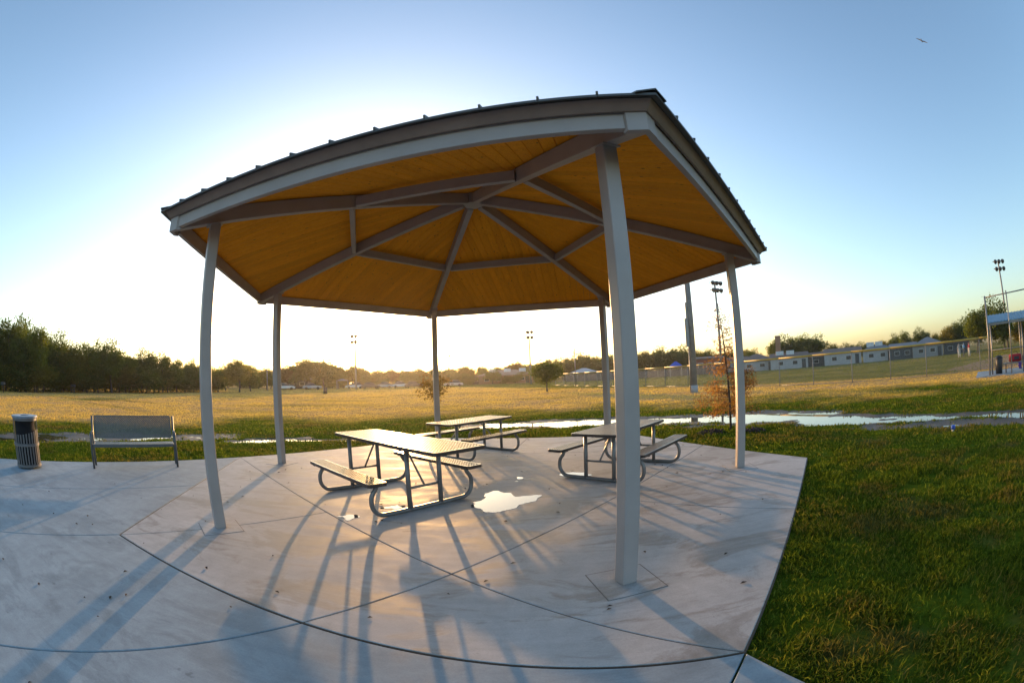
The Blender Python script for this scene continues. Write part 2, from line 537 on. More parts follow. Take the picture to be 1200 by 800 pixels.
def thing(name, loc, rz, label, cat, group=None):
    o = obj(name, None)
    o.location = loc
    o.rotation_euler = (0, 0, rz)
    return tag(o, label, cat, group)

def copy_tree(o, parent=None):
    c = o.copy()
    COL.objects.link(c)
    c.parent = parent
    for ch in list(o.children):
        copy_tree(ch, c)
    return c

def np_mesh(name, V, F, mat, rnd=None, smooth=False):
    me = bpy.data.meshes.new(name)
    nv, nf, k = len(V), len(F), F.shape[1]
    me.vertices.add(nv)
    me.vertices.foreach_set('co', np.ascontiguousarray(V, np.float32).ravel())
    me.loops.add(nf * k)
    me.loops.foreach_set('vertex_index', np.ascontiguousarray(F, np.int32).ravel())
    me.polygons.add(nf)
    me.polygons.foreach_set('loop_start', np.arange(0, nf * k, k, dtype=np.int32))
    if smooth:
        me.polygons.foreach_set('use_smooth', np.ones(nf, bool))
    me.update(calc_edges=True)
    if rnd is not None:
        a = me.attributes.new('rnd', 'FLOAT', 'FACE')
        a.data.foreach_set('value', np.ascontiguousarray(rnd, np.float32))
    me.materials.append(M[mat] if isinstance(mat, str) else mat)
    return me

def pol(az, d, z=0.0):
    return Vector((d * math.sin(R(az)), d * math.cos(R(az)), z))

rng = np.random.default_rng(7)
random.seed(7)

_H = rng.random((256, 256))
def vnoise(x, y):
    xi, yi = np.floor(x).astype(int), np.floor(y).astype(int)
    fx, fy = x - xi, y - yi
    fx, fy = fx * fx * (3 - 2 * fx), fy * fy * (3 - 2 * fy)
    h = lambda a, b: _H[a % 256, b % 256]
    return (h(xi, yi) * (1 - fx) + h(xi + 1, yi) * fx) * (1 - fy) + (h(xi, yi + 1) * (1 - fx) + h(xi + 1, yi + 1) * fx) * fy
def fbm(x, y, o=4):
    s, a, tot = 0, 1.0, 0
    for k in range(o):
        s = s + a * vnoise(x * 2 ** k + 17.3 * k, y * 2 ** k + 9.1 * k)
        tot += a
        a *= 0.55
    return s / tot

# ------------------------------------------------------------------ ground, puddles
WATER_Z = -0.092
GROUND_Z = -0.045
BL = []   # basins: x, y, length radius, cross radius, direction, depth
for az, d, rl, rc, dep in [(-33.5, 13.0, 0.9, 0.36, .085), (-29, 13.0, 0.7, 0.34, .085), (-22.8, 12.8, 0.9, 0.34, .085), (-54, 14.6, 2.2, 0.9, .057), (-65, 14.7, 2.2, 0.9, .057), (-73, 14.6, 1.5, 0.8, .057),
                           (-44, 14.2, 1.6, 0.7, .050), (0.8, 15.3, 1.5, 0.75, .095), (6.5, 15.3, 1.6, 0.95, .10), (12, 15.2, 1.6, 0.9, .10), (17, 14.9, 1.6, 0.85, .095), (22, 14.8, 1.6, 0.95, .09),
                           (27.5, 14.6, 1.5, 1.0, .095), (32.5, 14.4, 1.5, 1.1, .10), (37, 13.9, 1.4, 1.15, .10), (42, 12.9, 1.3, 0.95, .10), (47.5, 12.4, 1.2, 0.85, .095), (53, 12.0, 1.1, 0.6, .09),
                           (58.5, 12.0, 0.8, 0.4, .075), (64.5, 12.0, 0.9, 0.42, .082), (69.5, 11.9, 0.9, 0.55, .09), (74.5, 12.0, 1.0, 0.6, .09),
                           (50, 10.9, 1.2, 0.45, .036), (58, 10.8, 1.3, 0.5, .038), (66, 10.7, 1.3, 0.5, .040), (73, 10.8, 1.2, 0.5, .038), (33, 12.5, 1.2, 0.4, .036), (24, 12.9, 1.2, 0.35, .034)]:
    p = pol(az, d)
    BL.append((p.x, p.y, rl, rc, R(-az) - (0.3 if 30 < az < 50 else 0.0), dep))

def basin(x, y):
    wx = x + (fbm(x * 0.9 + 40, y * 0.9, 3) - 0.5) * 1.3
    wy = y + (fbm(x * 0.9, y * 0.9 + 70, 3) - 0.5) * 1.3
    b = np.zeros_like(x)
    for bx, by, rl, rc, a, dep in BL:
        dx, dy = wx - bx, wy - by
        u = (dx * math.cos(a) + dy * math.sin(a)) / rl
        v = (-dx * math.sin(a) + dy * math.cos(a)) / rc
        b = np.maximum(b, dep * np.exp(-(u * u + v * v) ** 1.2 * 0.7))
    return b * (0.30 + 1.20 * fbm(x * 1.5 + 5, y * 1.5 + 11, 4)) - 0.02 * np.clip(fbm(x * 0.7 + 3, y * 0.7, 3) - 0.52, 0, 1) * 4 * (b > 0.01)
def ground_h(x, y):
    near = np.clip((28 - np.hypot(x, y - 6)) / 10, 0, 1)
    return GROUND_Z - basin(x, y) + near * ((fbm(x * 1.3, y * 1.3) - 0.5) * 0.075 + (fbm(x * 6, y * 6, 3) - 0.5) * 0.028)

def axis(lo, hi, step, far):
    a = list(np.arange(lo, hi + 1e-6, step))
    s, x = step, hi
    while x < far:
        s *= 1.22
        x += s
        a.append(x)
    s, x = step, lo
    while x > -far:
        s *= 1.22
        x -= s
        a.insert(0, x)
    return np.array(a)
gx, gy = axis(-15.5, 15, 0.12, 400), axis(-4, 19, 0.12, 400)
X, Y = np.meshgrid(gx, gy, indexing='ij')
Z = ground_h(X, Y)
MUD = np.clip(basin(X, Y) / 0.032, 0, 1)
nx, ny = X.shape
idx = np.arange(nx * ny).reshape(nx, ny)
F = np.stack([idx[:-1, :-1], idx[1:, :-1], idx[1:, 1:], idx[:-1, 1:]], -1).reshape(-1, 4)
me = np_mesh('ground', np.stack([X, Y, Z], -1).reshape(-1, 3), F, 'ground', smooth=True)
a = me.attributes.new('mud', 'FLOAT', 'POINT')
a.data.foreach_set('value', MUD.ravel().astype(np.float32))
tag(obj('ground', me), 'park lawn, green near the pavilion and dry gold beyond', kind='structure')
wb = MB()
wb.add([(-17, 2, WATER_Z), (-11, 4, WATER_Z), (-6.5, 9.2, WATER_Z), (-1, 12.4, WATER_Z), (3, 12, WATER_Z), (6, 10, WATER_Z), (8.4, 1.5, WATER_Z), (16, 1.5, WATER_Z), (14, 17, WATER_Z), (0, 19, WATER_Z), (-17, 17, WATER_Z)],
       [(0, 1, 2, 10), (2, 3, 9, 10), (3, 4, 8, 9), (4, 5, 8), (5, 6, 7, 8)])
tag(wb.build('puddle_water', 'water'), 'shallow rainwater lying in the low ground behind the slab', kind='structure')

# ------------------------------------------------------------------ concrete paving
def hexv(k, r):
    a = PHI + R(60 * k)
    return (PAV.x + r * math.cos(a), PAV.y + r * math.sin(a))
def polar(deg, r):
    a = PHI + R(deg)
    return Vector((PAV.x + r * math.cos(a), PAV.y + r * math.sin(a), 0))

def cut(polys, p, q, pred=None):
    p, q = Vector((p[0], p[1], 0)), Vector((q[0], q[1], 0))
    d = q - p
    nrm = Vector((-d.y, d.x, 0)).normalized()
    out = []
    for poly in polys:
        c = Vector((sum(v[0] for v in poly) / len(poly), sum(v[1] for v in poly) / len(poly), 0))
        if pred and not pred(c):
            out.append(poly)
            continue
        A, B = [], []
        for i in range(len(poly)):
            a, b = Vector((*poly[i], 0)), Vector((*poly[(i + 1) % len(poly)], 0))
            sa, sb = (a - p).dot(nrm), (b - p).dot(nrm)
            if abs(sa) < 1e-3:
                A.append((a.x, a.y)); B.append((a.x, a.y))
                continue
            (A if sa >= 0 else B).append((a.x, a.y))
            if sa * sb < 0 and abs(sb) >= 1e-3:
                x = a + (b - a) * (sa / (sa - sb))
                A.append((x.x, x.y)); B.append((x.x, x.y))
        for k in (A, B):
            k = [v for i, v in enumerate(k) if math.dist(v, k[i - 1]) > 0.004]
            ar = abs(sum(k[i - 1][0] * k[i][1] - k[i][0] * k[i - 1][1] for i in range(len(k))))
            if len(k) > 2 and ar > 0.01:
                out.append(k)
    return out
def beyond(deg, r):
    n = polar(deg, 1) - PAV
    return lambda c: (c - PAV).dot(n) > r

PADR = 5.41
sub = MB()
sub.prism([hexv(k, PADR - 0.004) for k in range(6)], -0.25, -0.005)
DW = Vector((math.cos(R(49.5)), math.sin(R(49.5)), 0))      # walk direction
NW = Vector((-DW.y, DW.x, 0))                                 # towards the field
vBL, vL, vN = Vector((*hexv(4, PADR), 0)), Vector((*hexv(5, PADR), 0)), Vector((*hexv(0, PADR), 0))
rad0 = (polar(0, 1) - PAV)
LEN = 17.0
def hit(p, d, a, b):
    e = b - a
    den = d.x * e.y - d.y * e.x
    t_ = ((a - p).x * e.y - (a - p).y * e.x) / den
    return p + d * t_
m2 = vBL + (vL - vBL) * 0.52
m3 = vL + (vN - vL) * 0.5
strips = []
ends = [(vBL, m2, vBL, m2), (m2, vL, m2, vL), (vL, m3, vL, m3), (m3, vN, m3, vN)]
for a_, b_, _, _ in ends:
    strips.append([(a_.x, a_.y), (b_.x, b_.y), tuple((b_ - DW * LEN)[:2]), tuple((a_ - DW * LEN)[:2])])
e1 = vN + rad0 * 12
strips.append([(vN.x, vN.y), tuple(e1[:2]), tuple((vN - DW * LEN)[:2])])
far_cut = []
for s_ in strips[:4]:
    base_pt = Vector((*s_[0], 0))
    ps = [s_]
    for dd_ in (5.6, 11.2):
        c_ = vL - DW * dd_
        ps = cut(ps, c_, c_ + NW)
    far_cut += ps
for s_ in strips:
    sub.prism(inset(s_, 0.02), -0.25, -0.007)
paving = tag(sub.build('concrete_paving', 'joint'), 'concrete plaza and walk cut into large slabs by joints', kind='structure')

pad = [[hexv(k, PADR - 0.012) for k in range(6)]]
pad = cut(pad, hexv(4, PADR), hexv(0, PADR))
pad = cut(pad, polar(330, 4.68), polar(90, 4.68))
pad = cut(pad, polar(90, 4.68), polar(210, 4.68), lambda c: (c - PAV).dot(polar(300, 1) - PAV) < 2.2)
pad = cut(pad, PAV, polar(300, 5), beyond(300, 2.3))
pad = cut(pad, PAV, polar(30, 5), beyond(30, 2.3))
pad = cut(pad, PAV, polar(150, 5), beyond(150, 2.3))
for poly in pad:
    MB().prism(inset(poly, 0.005), -0.20, 0.0, 0.006).build('slab', 'slab', paving)
for poly in far_cut + [strips[4]]:
    MB().prism(inset(poly, 0.007), -0.20, 0.0, 0.006).build('slab', 'walk', paving)
foot = MB().prism([(-.235, -.235), (.235, -.235), (.235, .235), (-.235, .235)], -0.01, 0.003, 0.002).mesh('footing_slab', 'slab')
fj = MB()
for sx_, sy_, wx, wy in ((0, .240, .486, .007), (0, -.240, .486, .007), (.240, 0, .007, .472), (-.240, 0, .007, .472)):
    fj.box((sx_, sy_, -0.004), (wx, wy, 0.010))
fjm = fj.mesh('joint_filler', 'footjoint')
for k in range(6):
    x, y = hexv(k, 4.115)
    fo = obj('footing_slab', foot, paving)
    fo.location = (x, y, 0)
    fo.rotation_euler = (0, 0, PHI + R(60 * k) + (R(0) if k != 0 else R(-8)))
    jo = obj('joint_filler', fjm, fo)

def film(name, pts, label, z=0.0025, cell=0.009, rag=0.075):
    P_ = np.array(pts)
    x0_, y0_, x1_, y1_ = P_[:, 0].min() - .1, P_[:, 1].min() - .1, P_[:, 0].max() + .1, P_[:, 1].max() + .1
    gx_, gy_ = np.arange(x0_, x1_, cell), np.arange(y0_, y1_, cell)
    X_, Y_ = np.meshgrid(gx_, gy_, indexing='ij')
    def sdist(px_, py_):
        d = np.full(px_.shape, 9.0); ins = np.zeros(px_.shape, bool)
        for k in range(len(P_)):
            a_, b_ = P_[k], P_[(k + 1) % len(P_)]
            e_ = b_ - a_
            t_ = np.clip(((px_ - a_[0]) * e_[0] + (py_ - a_[1]) * e_[1]) / (e_ @ e_), 0, 1)
            d = np.minimum(d, np.hypot(px_ - a_[0] - t_ * e_[0], py_ - a_[1] - t_ * e_[1]))
            c_ = ((a_[1] > py_) != (b_[1] > py_)) & (px_ < (b_[0] - a_[0]) * (py_ - a_[1]) / (b_[1] - a_[1] + 1e-12) + a_[0])
            ins ^= c_
        return np.where(ins, d, -d)
    fld = lambda a_, b_: sdist(a_, b_) + (fbm(a_ * 5.5, b_ * 5.5, 4) - 0.5) * rag * 3.0
    mk = fld(X_ + cell / 2, Y_ + cell / 2) > 0
    idx_ = -np.ones((len(gx_) + 1, len(gy_) + 1), int)
    V_, F_ = [], []
    def vid(i_, j_):
        if idx_[i_, j_] < 0:
            idx_[i_, j_] = len(V_)
            V_.append((x0_ + i_ * cell, y0_ + j_ * cell, z))
        return idx_[i_, j_]
    for i_, j_ in zip(*np.nonzero(mk)):
        F_.append((vid(i_, j_), vid(i_ + 1, j_), vid(i_ + 1, j_ + 1), vid(i_, j_ + 1)))
    b = MB(); b.v, b.f = V_, F_
    tag(b.build(name, 'water'), label, kind='structure')
film('puddle', [(-0.60, 5.50), (-0.43, 5.72), (-0.45, 5.95), (-0.28, 6.12), (-0.12, 6.00), (0.0, 5.80), (0.28, 5.74), (0.22, 5.48), (-0.02, 5.28), (-0.2, 5.02), (-0.43, 5.12), (-0.60, 5.28)], 'bright puddle on the slab between the two nearer tables')
film('puddle', [(-0.04, 6.62), (0.03, 6.62), (0.09, 6.88), (0.02, 6.90)], 'small bright puddle on the slab behind the larger one')
film('puddle', [(-2.12, 4.72), (-2.02, 4.86), (-1.88, 4.86), (-1.80, 4.74), (-1.95, 4.64)], 'small puddle on the slab beside the seat of the long table')
film('puddle', [(-1.70, 5.18), (-1.60, 5.30), (-1.45, 5.30), (-1.52, 5.18)], 'small puddle under the near seat of the long table')
film('puddle', [(0.72, 6.98), (0.90, 7.10), (1.12, 7.00), (1.14, 6.78), (0.80, 6.74)], 'small puddle between the feet of a picnic table')

# ------------------------------------------------------------------ pavilion
pv = thing('park_pavilion', PAV, PHI, 'six-sided open picnic pavilion with taupe steel frame and stained wood ceiling', 'pavilion')
SLOPE = 0.278
ZU = lambda r: 4.49 - SLOPE * r             # underside of hip beams
ZD = lambda r: 4.69 - SLOPE * r             # underside of deck along the hips
c30 = math.cos(R(30))
SA = SLOPE / c30                            # slope along apothem

def six(name, me_, bevel=0.0, n=6):
    out = []
    for k in range(n):
        o = obj(name, me_, pv)
        o.rotation_euler = (0, 0, R(60 * k))
        if bevel:
            b = o.modifiers.new('bevel', 'BEVEL'); b.width = bevel; b.segments = 2; b.limit_method = 'ANGLE'
        out.append(o)
    return out
cs = 0.13
b = MB()
zt = ZU(4.115)
b.box((4.115, 0, (zt + 0.0) / 2), (cs, cs, zt - 0.0))
cols = six('column', b.mesh('column', 'steel'), 0.012)
b = MB(); b.box((4.115, 0, zt - 0.004), (0.2, 0.16, 0.012), m=Matrix.Rotation(math.atan(SLOPE), 3, 'Y'))
capm = b.mesh('cap_plate', 'steel')
for c_ in cols:
    obj('cap_plate', capm, c_)
# hip beams, slightly shorter than the corner plate
b = MB()
r0, r1, hh, hw = 0.16, 4.60, 0.185, 0.10
vs_ = []
for r_ in (r0, r1):
    for y_, z_ in ((-hw / 2, ZU(r_)), (hw / 2, ZU(r_)), (hw / 2, ZU(r_) + hh), (-hw / 2, ZU(r_) + hh)):
        vs_.append((r_, y_, z_))
b.add(vs_, [(3, 2, 1, 0), (4, 5, 6, 7), (0, 1, 5, 4), (1, 2, 6, 5), (2, 3, 7, 6), (3, 0, 4, 7)])
six('hip_beam', b.mesh('hip_beam', 'steel'), 0.006)
# mid ring purlins
rm = 2.27
A_, B_ = Vector((rm, 0, 0)), Vector((rm * 0.5, rm * math.sqrt(3) / 2, 0))
d_ = (B_ - A_).normalized()
b = MB()
zc = ZU(rm) + 0.012 + 0.0675
b.bar(A_ + d_ * 0.075 + Vector((0, 0, zc)), B_ - d_ * 0.075 + Vector((0, 0, zc)), 0.075, 0.135)
six('purlin', b.mesh('purlin', 'steel'), 0.005)
# hub
b = MB()
b.prism([(0.17 * math.cos(R(30 + 60 * k)), 0.17 * math.sin(R(30 + 60 * k))) for k in range(6)], 4.46, 4.66, 0.01)
b.build('peak_hub', 'steel', pv)
# eave beams and corner plates
RB = 4.665
A_, B_ = Vector((RB, 0, 0)), Vector((RB * 0.5, RB * math.sqrt(3) / 2, 0))
d_ = (B_ - A_).normalized()
nin = Vector((-math.cos(R(30)), -math.sin(R(30)), 0))
b = MB()
off = nin * 0.03
b.bar(A_ + d_ * 0.15 + off + Vector((0, 0, 3.30)), B_ - d_ * 0.15 + off + Vector((0, 0, 3.30)), 0.055, 0.165)
six('eave_beam', b.mesh('eave_beam', 'steel'), 0.004)
b = MB()
RP = 4.685
P0 = Vector((RP, 0, 0))
dl = Vector((-0.5, math.sqrt(3) / 2, 0)); dr = Vector((-0.5, -math.sqrt(3) / 2, 0))
thk = 0.05 / c30
q = [P0, P0 + dl * 0.145, P0 + dl * 0.145 + Vector((-thk, 0, 0)), P0 + Vector((-thk * 1.0, 0, 0)), P0 + dr * 0.145 + Vector((-thk, 0, 0)), P0 + dr * 0.145]
b.prism([(v.x, v.y) for v in (q[0], q[1], q[2], q[3])], 3.19, 3.392)
b.prism([(v.x, v.y) for v in (q[0], q[3], q[4], q[5])], 3.19, 3.392)
six('corner_plate', b.mesh('corner_plate', 'steel'))
# fascia trim
b = MB()
def hx2(r_, z_):
    return [(r_, 0, z_), (r_ * 0.5, r_ * math.sqrt(3) / 2, z_)]
fo_, fi_ = [], []
vs_ = hx2(4.702, 3.340) + hx2(4.778, 3.412) + hx2(4.750, 3.412) + hx2(4.674, 3.344)
b.add(vs_, [(0, 1, 3, 2), (2, 3, 5, 4), (4, 5, 7, 6), (6, 7, 1, 0), (0, 2, 4, 6), (1, 7, 5, 3)])
six('fascia_trim', b.mesh('fascia_trim', 'trim'), 0.003)
# ceiling planks, running from eave to peak
PW = 0.139
RD = 4.70
half = RD / 2
apo = RD * c30
np_ = int(half * 2 / PW)
edges = [-half + i * (2 * half / np_) for i in range(np_ + 1)]
def hipx(y):            # apothem distance at which the hip line meets lateral offset y (local face frame)
    return abs(y) * math.sqrt(3)
zdeck = lambda xa: 4.69 - SA * xa
for i in range(np_):
    ya, yb = edges[i] + 0.0022, edges[i + 1] - 0.0022
    xs = []
    lo = [max(hipx(ya), 0.02), max(hipx(yb), 0.02)]
    if ya < 0 < yb:
        poly = [(apo, ya), (apo, yb), (lo[1], yb), (0.03, 0.0), (lo[0], ya)]
    else:
        poly = [(apo, ya), (apo, yb), (min(lo[1], apo - .004), yb), (min(lo[0], apo - .004), ya)]
    m = MB()
    n = len(poly)
    gv = 0.0035
    cxm = sum(p_[0] for p_ in poly) / n
    low = []
    for (x_, y_) in poly:
        yy = y_ + (gv if y_ < (ya + yb) / 2 else -gv) if abs(y_) > 1e-6 else 0
        low.append((x_, yy, zdeck(x_)))
    midr = [(x_, y_, zdeck(x_) + gv) for x_, y_ in poly]
    top = [(x_, y_, zdeck(x_) + 0.038) for x_, y_ in poly]
    m.v = low + midr + top
    m.f = [tuple(range(n))[::-1], tuple(range(2 * n, 3 * n))]
    for rg in (0, 1):
        for k in range(n):
            j = (k + 1) % n
            m.f.append((rg * n + k, rg * n + j, rg * n + n + j, rg * n + n + k))
    pm = m.mesh('deck_plank', 'wood')
    for k in range(6):
        o = obj('deck_plank', pm, pv)
        o.rotation_euler = (0, 0, R(60 * k + 30))
# standing seam panels
RR = 4.838
apo2 = RR * c30
npn = 12
ed = [-RR / 2 + i * RR / npn for i in range(npn + 1)]
zr = lambda xa: 4.744 - SA * xa
seam_objs = []
for i in range(npn):
    ya, yb = ed[i] + 0.0015, ed[i + 1] - 0.0015
    la, lb = min(hipx(ya), apo2 - 0.01), min(hipx(yb), apo2 - 0.01)
    poly = [(apo2, ya), (apo2, yb), (lb, yb), (la, ya)]
    m = MB()
    m.v = [(x_, y_, zr(x_)) for x_, y_ in poly] + [(x_, y_, zr(x_) + 0.02) for x_, y_ in poly]
    m.f = [(3, 2, 1, 0), (4, 5, 6, 7), (0, 1, 5, 4), (1, 2, 6, 5), (2, 3, 7, 6), (3, 0, 4, 7)]
    if i < npn - 1:
        ys = ed[i + 1]
        ls = hipx(ys) + 0.08
        if ls < apo2:
            m.bar((apo2 + 0.006, ys, zr(apo2) + 0.030), (ls, ys, zr(ls) + 0.030), 0.016, 0.026)
    pm = m.mesh('roof_panel', 'roofmetal')
    for k in range(6):
        o = obj('roof_panel', pm, pv)
        o.rotation_euler = (0, 0, R(60 * k + 30))
b = MB()
for s_ in (-1, 1):
    z_a, z_b = 4.744 - SLOPE * RR, 4.744
    vs_ = [(RR + .01, 0, z_a + 0.055), (RR - .05, s_ * 0.13, z_a + 0.025), (0.02, s_ * 0.13, z_b + 0.025), (0.02, 0, z_b + 0.055)]
    vs_ += [(x_, y_, z_ - 0.012) for x_, y_, z_ in vs_]
    fs = [(0, 1, 2, 3), (7, 6, 5, 4), (0, 4, 5, 1), (1, 5, 6, 2), (2, 6, 7, 3), (3, 7, 4, 0)]
    b.add(vs_, fs)
six('hip_cap', b.mesh('hip_cap', 'roofmetal'))

# ------------------------------------------------------------------ picnic tables
def lattice(b, x0, x1, y0, y1, z, sp_=0.034, w_=0.0145, t_=0.006):
    L_, W_ = x1 - x0, y1 - y0
    for sgn in (1, -1):
        k = -W_
        while k < L_ + W_:
            pts = []
            # line: x = x0 + k + s, y = y0 + s  (or mirrored)
            s0, s1 = max(0, -k), min(W_, L_ - k)
            if s1 - s0 > 0.004:
                pa = (x0 + k + s0, y0 + s0 if sgn > 0 else y1 - s0, z + (0.0008 if sgn > 0 else 0))
                pb = (x0 + k + s1, y0 + s1 if sgn > 0 else y1 - s1, z + (0.0008 if sgn > 0 else 0))
                b.bar(pa, pb, w_, t_)
            k += sp_ * math.sqrt(2)
def rimmed(b, x0, x1, y0, y1, zt_, h_=0.042, w_=0.035, rc_=0.05):
    pts = []
    for cx_, cy_, a0 in ((x1 - rc_, y1 - rc_, 0), (x0 + rc_, y1 - rc_, 90), (x0 + rc_, y0 + rc_, 180), (x1 - rc_, y0 + rc_, 270)):
        for k in range(5):
            a_ = R(a0 + 22.5 * k)
            pts.append((cx_ + rc_ * math.cos(a_), cy_ + rc_ * math.sin(a_)))
    inn = inset(pts, w_)
    n = len(pts)
    base = len(b.v)
    ch = 0.006
    outl = inset(pts, ch)
    inl = inset(pts, w_ - ch)
    b.v += [(x, y, zt_ - h_) for x, y in pts] + [(x, y, zt_ - ch) for x, y in pts] + [(x, y, zt_) for x, y in outl] + [(x, y, zt_) for x, y in inl] + [(x, y, zt_ - h_) for x, y in inn]
    for rg in range(4):
        for k in range(n):
            j = (k + 1) % n
            b.f.append((base + rg * n + k, base + rg * n + j, base + rg * n + n + j, base + rg * n + n + k))
    for k in range(n):
        j = (k + 1) % n
        b.f.append((base + 4 * n + k, base + 4 * n + j, base + j, base + k))

def arc(c, r, a0, a1, n=7):
    return [(c[0] + r * math.cos(R(a0 + (a1 - a0) * k / n)), c[1] + r * math.sin(R(a0 + (a1 - a0) * k / n))) for k in range(n + 1)]

def picnic_table(loc, rot, L_, W_, zt_, so, zs, sw, leg_a, leg_b, ox, SL_, label):
    t = thing('picnic_table', (loc[0], loc[1], 0), rot, label, 'picnic table', 'picnic tables under the pavilion')
    b = MB(); rimmed(b, ox - L_ / 2, ox + L_ / 2, -W_ / 2, W_ / 2, zt_)
    top = b.build('tabletop', 'rim', t)
    b = MB(); lattice(b, ox - L_ / 2 + .03, ox + L_ / 2 - .03, -W_ / 2 + .03, W_ / 2 - .03, zt_ - 0.005)
    b.build('mesh_panel', 'coated', top)
    for xx in (-leg_b, 0.0, leg_b):
        MB().box((xx, 0, zt_ - 0.052), (0.05, W_ - 0.06, 0.02)).build('cross_rail', 'frame', top)
    for s_ in (-1, 1):
        b = MB(); rimmed(b, -SL_ / 2, SL_ / 2, s_ * so - sw / 2, s_ * so + sw / 2, zs, 0.042, 0.03, 0.04)
        st = b.build('seat', 'rim', t)
        b = MB(); lattice(b, -SL_ / 2 + .025, SL_ / 2 - .025, s_ * so - sw / 2 + .025, s_ * so + sw / 2 - .025, zs - 0.005)
        b.build('mesh_panel', 'coated', st)
    rt_ = 0.029
    for sx_ in (-1, 1):
        x_ = sx_ * leg_b
        # runner with a loop at each end, in the y-z plane
        half_ = []
        o_ = so + 0.035
        half_ += [(0, rt_)]
        half_ += [(o_ - 0.22, rt_)]
        half_ += arc((o_ - 0.17, rt_ + 0.17), 0.17, -80, 0, 8)
        half_ += arc((o_ - 0.17, rt_ + 0.19), 0.17, 8, 50, 5)
        half_ += [(so - 0.055, zs - 0.055)]
        prof = [(-y_, z_) for y_, z_ in half_[::-1]] + half_[1:]
        MB().tube([(x_, y_, z_) for y_, z_ in prof], rt_, 10).build('runner', 'frame', t, True)
        for s_ in (-1, 1):
            MB().box((x_, s_ * so, zs - 0.05), (0.05, sw - 0.02, 0.014)).build('seat_bracket', 'frame', t)
        for s_ in (-1, 1):
            MB().tube([(x_, s_ * leg_a, rt_), (x_, s_ * leg_a, zt_ - 0.045)], rt_ * 1.05, 10).build('leg', 'frame', t, True)
        MB().tube([(x_, -leg_a, 0.30), (x_, leg_a, 0.30)], 0.017, 8).build('crossbar', 'frame', t, True)
        MB().tube([(x_, 0, 0.30), (x_ - sx_ * 0.42, 0, zt_ - 0.05)], 0.014, 8).build('brace', 'frame', t, True)
    return t
picnic_table((-1.718, 5.791), R(-42.7), 2.58, 0.75, 0.838, 0.735, 0.462, 0.255, 0.24, 0.785, 0.25, 1.86,
             'long brown metal picnic table whose glaring top overhangs its seats at one end')
picnic_table((-0.935, 9.304), R(51.8), 1.95, 0.72, 0.735, 0.69, 0.458, 0.25, 0.25, 0.68, 0.0, 1.80,
             'brown metal picnic table at the far side of the slab beside the back column')
picnic_table((1.708, 6.91), R(49.0), 1.91, 0.75, 0.738, 0.69, 0.470, 0.255, 0.24, 0.745, 0.0, 1.88,
             'brown metal picnic table partly hidden behind the front column')

# ------------------------------------------------------------------ bench and litter bin
bx = Vector((-6.96, 5.54, 0))
bn = thing('park_bench', bx, R(49.5) + math.pi, 'grey perforated steel park bench with back and armrests on the walk edge', 'bench')
# local: x along bench, +y towards the pavilion (front)
bn.rotation_euler = (0, 0, R(49.5) + math.pi)
BLn = 1.82
b = MB(); rimmed(b, -BLn / 2, BLn / 2, -0.36, 0.06, 0.445, 0.05, 0.03, 0.03)
st = b.build('seat', 'benchsteel', bn)
b = MB(); lattice(b, -BLn / 2 + .02, BLn / 2 - .02, -0.34, 0.04, 0.438, 0.03, 0.018)
b.build('mesh_panel', 'benchsteel', st)
b = MB(); rimmed(b, -BLn / 2 + .02, BLn / 2 - .02, 0.0, 0.43, 0.0, 0.03, 0.025, 0.03)
mt = Matrix.Translation((0, -0.345, 0.515)) @ Matrix.Rotation(R(98), 4, 'X')
back = b.build('backrest', 'benchsteel', bn)
back.matrix_local = mt
b = MB(); lattice(b, -BLn / 2 + .04, BLn / 2 - .04, 0.02, 0.41, -0.008, 0.03, 0.0185)
b.build('mesh_panel', 'benchsteel', back)
for s_ in (-1, 1):
    x_ = s_ * (BLn / 2 + 0.03)
    MB().tube([(x_, 0.03, 0.0), (x_, 0.035, 0.44), (x_, 0.03, 0.60), (x_, 0.0, 0.635), (x_, -0.30, 0.645), (x_, -0.37, 0.63)], 0.024, 8).build('armrest', 'benchsteel', bn, True)
    MB().tube([(x_, -0.36, 0.0), (x_, -0.33, 0.44), (x_, -0.40, 0.93)], 0.024, 8).build('leg', 'benchsteel', bn, True)
    MB().tube([(x_, -0.33, 0.40), (x_, 0.035, 0.40)], 0.018, 8).build('seat_rail', 'benchsteel', bn, True)

cn = thing('litter_bin', (-8.62, 3.60, 0), R(20), 'slatted grey litter bin with blue-grey lid and black liner beside the bench', 'litter bin')
def ring(r0_, r1_, z0_, z1_, n=36):
    b_ = MB()
    for (rr_, zz_) in ((r0_, z0_), (r1_, z0_), (r1_, z1_), (r0_, z1_)):
        b_.v += [(rr_ * math.cos(2 * math.pi * k / n), rr_ * math.sin(2 * math.pi * k / n), zz_) for k in range(n)]
    for q_ in range(4):
        for k in range(n):
            j = (k + 1) % n
            b_.f.append((q_ * n + k, q_ * n + j, ((q_ + 1) % 4) * n + j, ((q_ + 1) % 4) * n + k))
    return b_
ring(0.0005, 0.255, 0.05, 0.86, 36).build('liner', 'liner', cn, True)
ring(0.27, 0.31, 0.03, 0.075).build('bottom_band', 'canslat', cn)
ring(0.285, 0.318, 0.40, 0.445).build('middle_band', 'canslat', cn)
ring(0.12, 0.325, 0.885, 0.925).build('lid', 'canlid', cn, bevel=0.008)
ring(0.27, 0.30, 0.84, 0.885).build('lid_skirt', 'canslat', cn)
